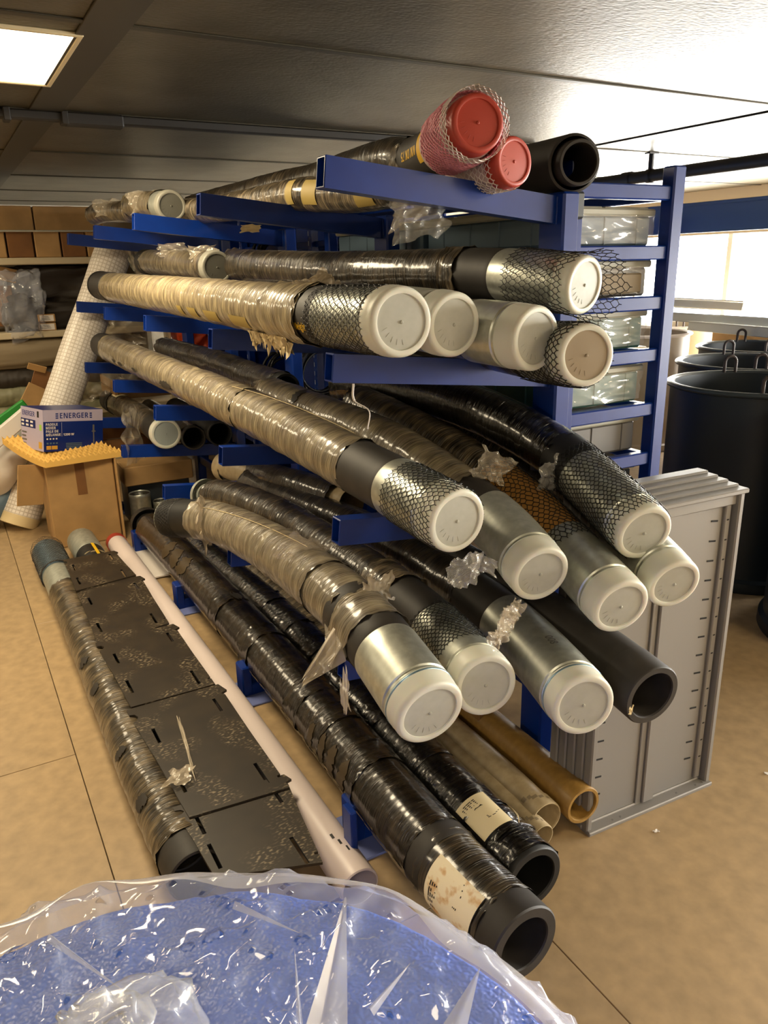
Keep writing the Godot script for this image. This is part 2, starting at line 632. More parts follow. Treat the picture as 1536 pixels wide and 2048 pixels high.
	M.duct = std(Color(0.16, 0.145, 0.13), 0.55, 0.2)
	# floor: beige sheet with scuffs
	var fl := flecks(512, 0.03, 21, Color(0.92, 0.92, 0.92), Color(1, 1, 1), 0.8, 6)
	M.floor = []
	for k in 3:
		var m := std(Color(0.68 + 0.006 * k, 0.575 + 0.005 * k, 0.425 + 0.003 * k), 0.42, 0.0, fl, 0.9)
		m.detail_enabled = true
		m.detail_blend_mode = BaseMaterial3D.BLEND_MODE_MUL
		m.detail_albedo = fl
		M.floor.append(m)
	M.floor_base = std(Color(0.30, 0.25, 0.19), 0.8)
	M.wall = std(Color(0.72, 0.68, 0.60), 0.7)
	M.concrete = std(Color(0.78, 0.76, 0.72), 0.8)
	# things about the room
	var board := flecks(256, 0.01, 41, Color(0.86, 0.86, 0.86), Color(1, 1, 1))
	M.cardboard = std(Color(0.70, 0.55, 0.35), 0.75, 0.0, board, 1.6)
	M.cardboard_light = std(Color(0.74, 0.58, 0.37), 0.75, 0.0, board, 1.6)
	M.cardboard_dark = std(Color(0.50, 0.33, 0.16), 0.75, 0.0, board, 1.6)
	M.wood = std(Color(0.60, 0.45, 0.26), 0.65, 0.0, board, 2.0)
	M.foam = std(Color(0.88, 0.70, 0.36), 0.8)
	M.green = std(Color(0.10, 0.50, 0.14), 0.6)
	M.white = std(Color(0.88, 0.85, 0.82), 0.5)
	M.white_pipe = std(Color(0.86, 0.80, 0.78), 0.38)
	M.cream_pipe = std(Color(0.74, 0.67, 0.54), 0.42, 0.0, flecks(256, 0.02, 77, Color(0.82, 0.8, 0.76), Color(1, 1, 1)), 4.0)
	M.yellow_pipe = std(Color(0.62, 0.48, 0.24), 0.42, 0.0, flecks(256, 0.02, 78, Color(0.78, 0.76, 0.7), Color(1, 1, 1)), 5.0)
	M.shelf = std(Color(0.74, 0.68, 0.56), 0.5)
	M.tarp = std(Color(0.20, 0.17, 0.14), 0.55)
	M.sack = std(Color(0.52, 0.46, 0.36), 0.7)
	M.green_roll = std(Color(0.50, 0.49, 0.38), 0.45)
	M.print_blue = std(Color(0.07, 0.12, 0.36), 0.4)
	M.print_navy = std(Color(0.03, 0.14, 0.42), 0.35)
	M.lilac = std(Color(0.70, 0.66, 0.74), 0.4)
	M.gold = std(Color(0.78, 0.60, 0.22), 0.5)
	M.lime = std(Color(0.62, 0.78, 0.28), 0.5)
	M.grid_film = std(Color(1, 1, 1), 0.4, 0.0, picture(128, 128, func(x, y):
		var gx := absf(fposmod(x / 128.0 * 10.0, 1.0) - 0.5)
		var gy := absf(fposmod(y / 128.0 * 10.0, 1.0) - 0.5)
		return Color(0.80, 0.76, 0.70) if maxf(gx, gy) > 0.36 else Color(0.93, 0.90, 0.86)))
	M.grid_film.texture_repeat = true
	M.mat = std(Color(1, 1, 1), 0.45, 0.0, picture(512, 512, func(x, y):
		var d := clampf(noise_b.get_noise_2d(x * 0.16 + 900.0, y * 0.14) * 3.0 - 0.1, 0.0, 1.0)
		var s := clampf(noise_a.get_noise_2d(x * 2.0 + y * 0.8, y * 4.2) * 2.0 - 0.4, 0.0, 1.0)
		var b := 0.5 + 0.5 * noise_b.get_noise_2d(x * 0.3, y * 0.3 + 400.0)
		return Color(0.15, 0.122, 0.09).lerp(Color(0.205, 0.168, 0.12), b).lerp(Color(0.52, 0.47, 0.38), s * d)), 1.1)
	M.crate_blue = std(Color(0.34, 0.42, 0.48), 0.4)
	M.crate_teal = std(Color(0.26, 0.43, 0.39), 0.4)
	M.crate_grey = std(Color(0.39, 0.38, 0.365), 0.45)
	M.crate_dark = std(Color(0.16, 0.18, 0.20), 0.45)
	M.crate_lid = std(Color(0.66, 0.65, 0.58), 0.5)
	M.drum = std(Color(0.075, 0.115, 0.145), 0.42)
	M.drum_rim = std(Color(0.22, 0.25, 0.27), 0.35)
	M.drum_pale = std(Color(0.66, 0.60, 0.50), 0.5)
	M.dust = std(Color(0.25, 0.20, 0.125), 0.45)
	M.wire = std(Color(0.72, 0.68, 0.60), 0.4, 0.3)
	M.alu = std(Color(0.76, 0.76, 0.72), 0.4, 0.5)
	M.loop = std(Color(0.26, 0.22, 0.21), 0.6)
	M.orange = std(Color(0.75, 0.25, 0.06), 0.5)
	M.cable = std(Color(0.05, 0.05, 0.052), 0.4)
	M.bag_blue = std(Color(0.30, 0.46, 0.85), 0.32, 0.0, flecks(256, 0.05, 61, Color(0.86, 0.89, 0.95), Color(1, 1, 1), 0.8), 9.0)
	M.bag_blue.normal_enabled = true
	M.bag_blue.normal_scale = 0.8
	M.bag_blue.normal_texture = bumps(256, 256, func(x, y): return clampf(0.5 + noise_a.get_noise_2d(x * 1.5, y * 1.5) * 0.5, 0.0, 1.0), 4.0)
	M.bag_film = clear(Color(0.92, 0.94, 1.0), 0.17, 0.1)
	M.bag_haze = clear(Color(0.90, 0.90, 0.93), 0.32, 0.2)
	M.bag_thin = clear(Color(0.92, 0.93, 0.97), 0.2, 0.18)
	M.lamp = std(Color(1, 1, 1), 0.5)
	M.lamp.emission_enabled = true
	M.lamp.emission = Color(1.0, 0.93, 0.80)
	M.lamp.emission_energy_multiplier = 4.0
	M.lamp_frame = std(Color(0.85, 0.78, 0.62), 0.4)



func _ready() -> void:
	# ---- camera, sky, light, exposure
	var cam := Camera3D.new()
	cam.name = "camera"
	add_child(cam)
	cam.transform = Transform3D(Basis(Vector3(0.86971, -0.02095, 0.49312), Vector3(0.16749, 0.95234, -0.25493), Vector3(-0.46428, 0.30431, 0.83177)), Vector3(0, 1.6, 0))
	cam.fov = 67.2427
	cam.near = 0.02
	cam.current = true
	var env := Environment.new()
	env.background_mode = Environment.BG_SKY
	var sky := Sky.new()
	var sm := ProceduralSkyMaterial.new()
	sm.sky_top_color = Color(0.80, 0.88, 1.0)
	sm.sky_horizon_color = Color(0.98, 0.97, 0.93)
	sm.ground_horizon_color = Color(0.95, 0.93, 0.88)
	sm.ground_bottom_color = Color(0.8, 0.77, 0.7)
	sm.sky_energy_multiplier = SKY_ENERGY
	sm.ground_energy_multiplier = SKY_ENERGY
	sky.sky_material = sm
	env.sky = sky
	env.tonemap_mode = Environment.TONE_MAPPER_LINEAR
	env.tonemap_exposure = EXPOSURE
	env.sdfgi_enabled = true
	env.ssao_enabled = true
	env.ssil_enabled = true
	var we := WorldEnvironment.new()
	we.name = "world_environment"
	we.environment = env
	add_child(we)
	# daylight through the window opening in the right wall
	var day := AreaLight3D.new()
	day.name = "window_daylight"
	add_child(day)
	day.area_size = Vector2(WIN.size.x, WIN.size.y)
	day.area_normalize_energy = true
	day.light_color = Color(1.0, 0.97, 0.90)
	day.light_energy = DAY_ENERGY
	day.shadow_enabled = true
	day.set("area_range", 40.0)
	day.position = Vector3(7.38, WIN.position.y + WIN.size.y / 2.0, WIN.position.x + WIN.size.x / 2.0)
	day.rotation = Vector3(0, PI / 2, 0)
	noise_a.noise_type = FastNoiseLite.TYPE_SIMPLEX_SMOOTH
	noise_a.frequency = 0.05
	noise_a.fractal_type = FastNoiseLite.FRACTAL_NONE
	noise_a.seed = 3
	noise_b.noise_type = FastNoiseLite.TYPE_SIMPLEX_SMOOTH
	noise_b.frequency = 0.05
	noise_b.fractal_octaves = 2
	noise_b.seed = 11
	rng.seed = 5
	make_materials()
	room()
	lamps()
	rack()
	hoses_top()
	hoses_second()
	hoses_third()
	hoses_fourth()
	hoses_floor()
	crate_rack()
	right_side()
	back_left()
	under_rack()
	bagged_drum()
	small_litter()


const EXPOSURE := 0.92
const SKY_ENERGY := 4.0
const DAY_ENERGY := 150.0
const WIN := Rect2(-8.5, 0.2, 11.0, 1.65)     # z from, y from, length, height
const CEIL := 2.3

# ---------------------------------------------------------------- the room
func room() -> void:
	var mb := MB.new()
	mb.box(Vector3(1.75, -0.08, -3.25), Vector3(11.6, 0.12, 12.8), 0.0)
	var fl := structure("floor", mb, M.floor_base)
	var edge := [-3.95, -3.43, -2.53, -1.63, -0.73, 0.17, 1.07, 3.62, 5.6, 7.45]
	for c in edge.size() - 1:
		var long := 2.4 if c < 6 else 4.8
		var z := 3.0 - (0.75 if c % 2 == 0 else 1.95) - (1.6 if c > 5 else 0.0)
		var z1 := 3.0
		while z1 > -9.5:
			var z0 := maxf(z, -9.55)
			boxpart("floor_sheet", Vector3((edge[c] + edge[c + 1]) / 2.0, -0.01, (z0 + z1) / 2.0), Vector3(edge[c + 1] - edge[c] - 0.0025, 0.02, z1 - z0 - 0.0025), M.floor[rng.randi() % 3], fl, 0.0012)
			z1 = z0
			z -= long
	# ceiling slab, metal panels, joint strips
	mb = MB.new()
	mb.box(Vector3(1.75, CEIL + 0.09, -3.25), Vector3(11.6, 0.12, 12.8), 0.0)
	var ce := structure("ceiling", mb, M.strip)
	var xs := [-4.0, -2.64, 0.585, 3.82, 7.45]
	var zs := [3.1, 2.67, 1.34, 0.01, -1.32, -2.66, -4.09, -5.42, -6.72, -7.9, -9.0, -9.6]
	for i in xs.size() - 1:
		for j in zs.size() - 1:
			boxpart("ceiling_panel", Vector3((xs[i] + xs[i + 1]) / 2.0, CEIL + 0.015, (zs[j] + zs[j + 1]) / 2.0), Vector3(xs[i + 1] - xs[i] - 0.008, 0.03, zs[j] - zs[j + 1] - 0.008), M.ceiling, ce, 0.003)
	for j in range(1, zs.size() - 1):
		boxpart("joint_strip", Vector3(1.75, CEIL - 0.003, zs[j]), Vector3(11.4, 0.006, 0.034), M.strip, ce, 0.002)
	for i in range(1, xs.size() - 1):
		boxpart("joint_strip", Vector3(xs[i], CEIL - 0.004, -3.2), Vector3(0.14 if i == 2 else 0.03, 0.008, 12.5), M.strip, ce, 0.002)
	for w in [["wall_left", Vector3(-4.05, 1.15, -3.25), Vector3(0.1, 2.5, 12.8)], ["wall_back", Vector3(1.75, 1.15, -9.6), Vector3(11.6, 2.5, 0.1)], ["wall_front", Vector3(1.75, 1.15, 3.1), Vector3(11.6, 2.5, 0.1)]]:
		mb = MB.new()
		mb.box(w[1], w[2], 0.0)
		structure(w[0], mb, M.wall)
	# right wall round one long window opening
	mb = MB.new()
	var z0 := WIN.position.x
	var z1 := WIN.end.x
	var y0 := WIN.position.y
	var y1 := WIN.end.y
	mb.box(Vector3(7.5, y0 / 2.0 - 0.05, -3.25), Vector3(0.12, y0 + 0.1, 12.8), 0.0)
	mb.box(Vector3(7.5, (y1 + 2.4) / 2.0, -3.25), Vector3(0.12, 2.4 - y1, 12.8), 0.0)
	mb.box(Vector3(7.5, (y0 + y1) / 2.0, (z0 - 9.65) / 2.0), Vector3(0.12, y1 - y0, z0 + 9.65), 0.0)
	mb.box(Vector3(7.5, (y0 + y1) / 2.0, (z1 + 3.15) / 2.0), Vector3(0.12, y1 - y0, 3.15 - z1), 0.0)
	structure("wall_right", mb, M.wall)
	var wn := Node3D.new()
	wn.name = "window_1"
	add_child(wn)
	wn.set_meta("kind", "structure")
	for k in 5:
		boxpart("window_frame", Vector3(7.52, (y0 + y1) / 2.0, lerpf(z0 + 0.03, z1 - 0.03, k / 4.0)), Vector3(0.06, y1 - y0, 0.06), M.white, wn, 0.004)
	boxpart("window_sill", Vector3(7.48, y0 + 0.015, (z0 + z1) / 2.0), Vector3(0.2, 0.03, z1 - z0), M.white, wn, 0.004)
	mb = MB.new()
	mb.box(Vector3(30, -0.25, -3), Vector3(44, 0.1, 60), 0.0)
	structure("ground_outside", mb, M.concrete)
	# ducts under the ceiling
	var d := thing("cable_duct", "dark flat cable duct running across the metal ceiling past the lit panel", "duct", Vector3(1.0, CEIL, -4.09))
	boxpart("duct_channel", Vector3(1.1, CEIL - 0.026, -4.09), Vector3(4.6, 0.04, 0.05), M.duct, d, 0.006)
	boxpart("coupling", Vector3(0.79, CEIL - 0.032, -4.09), Vector3(0.26, 0.056, 0.07), M.duct, d, 0.008)
	for q in [0.42, 0.66]: boxpart("clip", Vector3(q, CEIL - 0.03, -4.09), Vector3(0.03, 0.056, 0.075), M.duct, d, 0.004)
	var p := Vector3(4.430, 2.150, -4.085)
	d = thing("cable_duct", "dark round conduit hung below the bright ceiling behind the blue ladder frame", "duct", Vector3(p.x, 2.15, -4.0))
	mb = MB.new()
	mb.bar(Vector3(p.x, 2.15, 1.5), Vector3(p.x, 2.15, -6.2), 0.04, 16)
	part("conduit", mb, M.duct, d)
	mb = MB.new()
	mb.bar(Vector3(p.x, 2.15, -4.25), Vector3(p.x, 2.15, -4.33), 0.047, 16)
	part("coupling", mb, M.duct, d)
	mb = MB.new()
	mb.box(Vector3(p.x, 2.25, p.z), Vector3(0.02, 0.12, 0.035), 0.003)
	mb.box(Vector3(p.x, 2.294, p.z), Vector3(0.09, 0.012, 0.05), 0.003)
	mb.bar(Vector3(p.x, 2.15, p.z - 0.02), Vector3(p.x, 2.15, p.z + 0.02), 0.046, 16)
	part("hanger", mb, M.duct, d)


func lamps() -> void:
	var k := 0
	for q in LAMPS:
		var t := thing("ceiling_lamp", ["square lit panel set into the dark metal ceiling at upper left", "square lit ceiling panel above and behind the bagged drum", "added unseen ceiling panel, fill light for the far left floor", "added unseen ceiling panel brightening the back shelving, out past the left edge", "square lit ceiling panel above the clear floor right of the bagged drum"][k], "ceiling lamp", Vector3(q.x, CEIL, q.y), "lit ceiling panels")
		var mb := MB.new()
		for e in [[0.0, 0.372, 0.76, 0.016], [0.0, -0.372, 0.76, 0.016], [0.372, 0.0, 0.016, 0.73], [-0.372, 0.0, 0.016, 0.73]]:
			mb.box(Vector3(q.x + e[0], CEIL - 0.006, q.y + e[1]), Vector3(e[2], 0.012, e[3]), 0.002)
		part("frame", mb, M.lamp_frame, t)
		boxpart("diffuser", Vector3(q.x, CEIL - 0.004, q.y), Vector3(0.728, 0.006, 0.728), M.lamp, t, 0.001)
		var l := AreaLight3D.new()
		l.name = "lamp_light"
		t.add_child(l)
		l.position = Vector3(0, -0.02, 0)
		l.rotation = Vector3(-PI / 2, 0, 0)
		l.area_size = Vector2(0.72, 0.72)
		l.area_normalize_energy = true
		l.light_color = Color(1.0, 0.92, 0.77)
		l.light_energy = LAMP_ENERGY * [1.0, 0.5, 1.0, 0.55, 0.9][k]
		l.shadow_enabled = true
		l.set("area_range", 30.0)
		k += 1


const LAMP_ENERGY := 6.0
const LAMPS := [Vector2(0.16, -3.17), Vector2(-0.5, 0.7), Vector2(-2.4, -3.17), Vector2(-0.75, -5.7), Vector2(2.9, 0.6)]  # third and fourth: unseen panels added to brighten the left and back left


# ---------------------------------------------------------------- the cantilever rack
func rect_tube(mb: MB, a: Vector3, z: Vector3, w: float, h: float, th: float) -> void:
	var t := (z - a).normalized()
	var s := t.cross(Vector3.UP).normalized()
	var u := s.cross(t)
	var ring := func(c, k):
		var x: float = w / 2.0 - k
		var y: float = h / 2.0 - k
		return [c - s * x - u * y, c + s * x - u * y, c + s * x + u * y, c - s * x + u * y]
	var c0 := 0.003
	var rings := [ring.call(z, th), ring.call(a, th), ring.call(a, 0.002), ring.call(a + t * 0.002, 0.0), ring.call(z, 0.0)]
	for i in rings.size() - 1:
		for j in 4:
			var k := (j + 1) % 4
			var q := [rings[i][j], rings[i][k], rings[i + 1][k], rings[i + 1][j]]
			var nn: Vector3 = (q[1] - q[0]).cross(q[2] - q[0])
			var out: Vector3 = (q[0] + q[1] + q[2] + q[3]) / 4.0 - (a + z) / 2.0
			out -= t * out.dot(t)
			if i == 0: out = -out
			elif i == 1: out = -t
			if nn.dot(out) < 0: q.reverse()
			mb.face(q)


const BAYS := [-1.69, -2.62, -3.57, -4.5, -5.42]
const LEVELS := [1.836, 1.405, 0.99, 0.60]      # top of the arm tips


func rack() -> void:
	var t := thing("cantilever_rack", "tall blue steel cantilever rack whose upturned arms carry the stacked hoses", "rack", Vector3(1.2, 0, -3.5))
	for i in BAYS.size():
		var z: float = BAYS[i]
		boxpart("column", Vector3(1.5, 0.91, z), Vector3(0.056, 1.73, 0.10), M.blue, t, 0.006)
		for k in 4:
			var y: float = LEVELS[k] + [0.0, 0.006, 0.014, 0.02][k] * i * 0.9
			var mb := MB.new()
			rect_tube(mb, Vector3(0.80, y - 0.034, z), Vector3(1.475, y - 0.105, z), 0.045, 0.068, 0.004)
			var a := part("arm", mb, M.blue, t)
			mb = MB.new()
			for q in 9:                     # weld beads at the column
				mb.bar(Vector3(1.472, y - 0.14 + q * 0.0075, z + 0.023), Vector3(1.472, y - 0.133 + q * 0.0075, z + 0.024), 0.0035, 5)
			var w := part("weld", mb, M.blue, t)
			t.remove_child(w)
			a.add_child(w, true)
			w.position = Vector3.ZERO
		boxpart("base_beam", Vector3(1.17, 0.03, z), Vector3(0.74, 0.05, 0.07), M.blue, t, 0.004)
		boxpart("base_plate", Vector3(1.0, 0.004, z + 0.01), Vector3(0.40, 0.008, 0.2), M.blue_lit, t, 0.002)
		boxpart("up_stop", Vector3(0.818, 0.07, z), Vector3(0.04, 0.125, 0.075), M.blue, t, 0.005)
	boxpart("brace", Vector3(1.5, 0.30, -3.55), Vector3(0.03, 0.06, 3.7), M.blue, t, 0.004)
	boxpart("stop_plate", Vector3(0.747, 0.100, -1.534) + Vector3(0, 0.02, -0.03), Vector3(0.02, 0.19, 0.05), M.blue, t, 0.003)
	boxpart("top_bracket", Vector3(1.555, 1.745, -1.70), Vector3(0.05, 0.07, 0.05), M.crate_dark, t, 0.006)


# ---------------------------------------------------------------- hoses, top row
func hoses_top() -> void:
	var p := Path.new([Vector3(1.136, 1.903, -1.560), Vector3(1.226, 1.877, -1.950), Vector3(1.249, 1.900, -2.191), Vector3(1.323, 1.910, -2.822), Vector3(1.292, 1.910, -3.166), Vector3(1.259, 1.910, -4.185)])
	var o := hose("capped_hose", "film-wrapped hose with red cap in pink netting, tilted up over the blue top arm", "hose", "hoses on the top arms", p, 0.05)
	cap(o, p, 0.0, 0.064, 0.055, "red")
	sleeve(o, p, 0.045, 0.221, 0.069, M.pale_sleeve, "sleeve", false)
	netting(o, p, [Vector2(0.03, 0.073), Vector2(0.07, 0.078), Vector2(0.197, 0.074)], 40, 0.0078, 0.0019, M.net_pink, 3.0, 0.004)
	netting(o, p, [Vector2(-0.002, 0.077), Vector2(0.05, 0.079)], 32, 0.010, 0.0013, M.net_white, 5.0, 0.002)
	sleeve(o, p, 0.211, 0.453, 0.060, M.rubber, "rubber_end", false)
	sticker("yellow_band", p, 0.232, 0.263, 140, 215, 0.0615, M.print_yellow, o)
	hose_words("MM DN 75", p, 0.276, 2.95, 0.0615, 0.024, M.print_yellow, o, 0.11, -1.0)
	film(o, p, 0.430, p.L, 0.060, M.film_dark, 1.0)
	far_end(o, p, 0.056, M.rubber_dark)
	flap(o, Vector3(1.192, 1.874, -1.980), Vector3(0.04, 0.0, 0.02), Vector3(0.01, 0.04, 0.0), 0.012, 2.0, M.flap, 18)

	p = Path.new([Vector3(1.259, 1.830, -1.580), Vector3(1.240, 1.822, -1.825), Vector3(1.190, 1.811, -2.219), Vector3(1.170, 1.829, -2.482), Vector3(1.150, 1.838, -2.641), Vector3(1.120, 1.845, -3.367), Vector3(1.060, 1.873, -4.025), Vector3(0.940, 1.913, -4.660), Vector3(0.930, 1.928, -5.154)])
	o = hose("capped_hose", "film-wrapped hose with small red cap beside the stepped black pipe end", "hose", "hoses on the top arms", p, 0.05)
	cap(o, p, 0.0, 0.057, 0.045, "red")
	sleeve(o, p, 0.04, 0.2, 0.058, M.pale_sleeve, "sleeve", false)
	netting(o, p, [Vector2(0.02, 0.062), Vector2(0.19, 0.06)], 26, 0.011, 0.0013, M.net_white, 8.0, 0.003)
	sleeve(o, p, 0.2, 0.34, 0.052, M.rubber, "rubber_end", false)
	film(o, p, 0.32, p.L - 0.03, 0.054, M.film_grey, 2.0)
	for q in [[690, 388, 700, 386], [650, 392, 672, 390], [755, 379, 775, 377], [612, 396, 622, 395]]:
		pass
	sticker("yellow_label", p, 0.842, 0.942, 130, 215, 0.0562, M.print_pale, o)
	sticker("yellow_label", p, 0.991, 1.036, 130, 215, 0.0562, M.print_pale, o)
	sticker("yellow_label", p, 0.529, 0.617, 190, 230, 0.0562, M.print_pale, o)
	far_end(o, p, 0.052, M.rubber_dark, 0.06)
	flap(o, Vector3(1.083, 1.716, -1.730), Vector3(0.07, 0.012, 0.01), Vector3(0.008, 0.055, 0.0), 0.018, 4.0, M.flap_clear, 28)
	flap(o, Vector3(1.066, 1.736, -1.740), Vector3(0.045, 0.02, 0.015), Vector3(0.005, 0.035, 0.0), 0.016, 5.0, M.flap, 22)
	flap(o, Vector3(0.905, 1.931, -4.600), Vector3(0.06, 0.0, 0.04), Vector3(0.0, 0.045, 0.0), 0.03, 6.0, M.flap, 14)
	flap(o, Vector3(0.956, 1.727, -2.580), Vector3(0.035, 0.0, 0.0), Vector3(0.006, 0.012, 0.0), 0.006, 7.0, M.cream_film, 10)

	p = Path.new([Vector3(1.501, 1.842, -1.620), Vector3(1.558, 1.851, -1.800), Vector3(1.654, 1.868, -2.150), Vector3(1.871, 1.905, -2.900)])
	o = hose("black_pipe", "short black rubber pipe with a stepped open end on top of the first column", "pipe", "hoses on the top arms", p, 0.07)
	pipe_end(o, p, 0.0, 0.056, 0.046, 0.04, M.rubber, "rim")
	sleeve(o, p, 0.032, p.L, 0.072, M.rubber, "pipe_body", false)

	p = Path.new([Vector3(0.989, 1.872, -3.635), Vector3(1.000, 1.904, -4.062), Vector3(0.993, 1.921, -4.372)])
	o = hose("capped_hose", "far film-wrapped hose on the top arms with a grey translucent cap", "hose", "hoses on the top arms", p, 0.065)
	cap(o, p, 0.0, 0.066, 0.05, "grey")
	sleeve(o, p, 0.05, 0.2, 0.064, M.metal_dull)
	film(o, p, 0.18, p.L, 0.065, M.film_tan, 3.0)
	far_end(o, p, 0.065, M.rubber_dark)
	flap(o, Vector3(0.969, 1.917, -4.024), Vector3(0.06, 0.0, 0.06), Vector3(0.0, 0.05, 0.0), 0.03, 9.0, M.flap, 14)


# ---------------------------------------------------------------- hoses, second row
func hoses_second() -> void:
	var p := Path.new([Vector3(0.834, 1.489, -1.400), Vector3(0.850, 1.485, -1.960), Vector3(0.850, 1.499, -2.864), Vector3(0.850, 1.517, -4.135), Vector3(0.860, 1.527, -4.810)])
	var o := hose("capped_hose", "beige film-wrapped hose with white cap and black netting, front of the second row", "hose", "hoses on the second arms", p, 0.072)
	cap(o, p, 0.0, 0.073, 0.05)
	sleeve(o, p, 0.05, 0.334, 0.073, M.metal)
	netting(o, p, [Vector2(0.045, 0.0745), Vector2(0.381, 0.0745)], 34, 0.0145, 0.0011, M.net_black, 1.0, 0.001)
	sleeve(o, p, 0.325, 0.463, 0.0725, M.rubber, "rubber_end", false)
	hose_words("Weight", p, 0.436, 3.66, 0.0742, 0.026, M.print_yellow, o, 0.075)
	film(o, p, 0.421, 3.111, 0.0745, M.film_beige, 4.0, 0.0014, "film_wrap", 0.005)
	film(o, p, 0.431, 0.686, 0.0775, M.film_beige, 5.0, 0.0022, "film_wrap", 0.005)
	for q in [[1.297, 1.393], [1.473, 1.530], [1.067, 1.204], [0.794, 0.945]]:
		sticker("yellow_label", p, q[0], q[1], 196, 226, 0.0766, M.print_pale, o)
	sleeve(o, p, 3.049, p.L, 0.078, M.rubber, "end_collar", false)
	far_end(o, p, 0.08, M.rubber_dark, 0.04)
	fringe(o, p, 0.560, 0.858, 248.0, 0.076, 0.045, 11.0, M.cream_film)
	flap(o, Vector3(0.870, 1.554, -1.893), Vector3(0.02, 0.02, 0.06), Vector3(-0.03, 0.02, 0.0), 0.012, 12.0, M.flap_hazy, 16)

	p = Path.new([Vector3(1.000, 1.472, -1.450), Vector3(0.990, 1.482, -1.672), Vector3(0.990, 1.492, -2.133), Vector3(1.000, 1.496, -2.750)])
	o = hose("capped_hose", "hose with white cap tucked directly behind the netted beige hose, second row", "hose", "hoses on the second arms", p, 0.07)
	cap(o, p, 0.0, 0.072, 0.055)
	sleeve(o, p, 0.05, 0.3, 0.072, M.metal)
	film(o, p, 0.3, p.L, 0.07, M.film_dark, 6.0)
	far_end(o, p, 0.068, M.rubber_dark)

	p = Path.new([Vector3(1.159, 1.438, -1.360), Vector3(1.140, 1.445, -1.546), Vector3(1.130, 1.455, -1.908), Vector3(1.130, 1.464, -2.603)])
	o = hose("capped_hose", "bare galvanised sleeve hose with white cap and ribbed collar, second row", "hose", "hoses on the second arms", p, 0.072)
	cap(o, p, 0.0, 0.073, 0.065)
	sleeve(o, p, 0.06, 0.197, 0.075, M.metal)
	film(o, p, 0.197, p.L, 0.072, M.film_dark, 7.0)
	far_end(o, p, 0.068, M.rubber_dark)

	p = Path.new([Vector3(1.246, 1.401, -1.290), Vector3(1.290, 1.391, -1.500), Vector3(1.270, 1.405, -1.866), Vector3(1.270, 1.421, -2.491)])
	o = hose("capped_hose", "hose with brownish cap in black netting at the lower end of the second arm", "hose", "hoses on the second arms", p, 0.07)
	cap(o, p, 0.0, 0.07, 0.05, "brown")
	sleeve(o, p, 0.05, 0.24, 0.071, M.metal_dull)
	netting(o, p, [Vector2(0.004, 0.070), Vector2(0.03, 0.0735), Vector2(0.26, 0.075)], 30, 0.014, 0.0012, M.net_black, 3.0, 0.003)
	film(o, p, 0.24, p.L, 0.07, M.film_dark, 8.0)
	far_end(o, p, 0.066, M.rubber_dark)

	p = Path.new([Vector3(1.382, 1.545, -1.450), Vector3(1.349, 1.563, -1.638), Vector3(1.331, 1.575, -1.857), Vector3(1.220, 1.580, -2.381), Vector3(1.200, 1.597, -2.939), Vector3(1.200, 1.618, -3.462)])
	o = hose("capped_hose", "dark film-wrapped hose lying on top of the second row, black net hanging past its cap", "hose", "hoses on the second arms", p, 0.068)
	cap(o, p, 0.0, 0.07, 0.05)
	sleeve(o, p, 0.05, 0.266, 0.070, M.metal)
	netting(o, p, [Vector2(-0.07, 0.092), Vector2(-0.03, 0.088), Vector2(0.0, 0.076), Vector2(0.04, 0.073), Vector2(0.224, 0.073)], 32, 0.0145, 0.0011, M.net_black, 6.0, 0.004, 0.085)
	sleeve(o, p, 0.263, 0.422, 0.0685, M.rubber, "rubber_end", false)
	film(o, p, 0.412, p.L, 0.069, M.film_dark, 9.0, 0.0012)
	film(o, p, 0.412, 0.479, 0.072, M.film_brown, 10.0, 0.003)
	far_end(o, p, 0.066, M.rubber_dark)

	p = Path.new([Vector3(1.100, 1.609, -3.404), Vector3(1.100, 1.632, -4.085), Vector3(1.100, 1.650, -4.698)])
	o = hose("capped_hose", "far short hose with translucent grey cap lying behind the beige hose, second row", "hose", "hoses on the second arms", p, 0.065)
	cap(o, p, 0.0, 0.07, 0.05, "grey")
	film(o, p, 0.05, 0.16, 0.068, M.film_grey, 11.0)
	film(o, p, 0.14, p.L - 0.1, 0.066, M.film_tan, 12.0)
	sleeve(o, p, p.L - 0.12, p.L, 0.069, M.rubber, "end_collar", false)
	far_end(o, p, 0.066, M.rubber_dark)
	flap(o, Vector3(1.080, 1.697, -4.031), Vector3(0.06, 0.0, 0.05), Vector3(0.0, 0.03, 0.0), 0.02, 13.0, M.flap, 14)
	flap(o, Vector3(1.080, 1.678, -3.535), Vector3(0.05, 0.0, 0.04), Vector3(0.0, 0.025, 0.0), 0.02, 14.0, M.flap, 14)


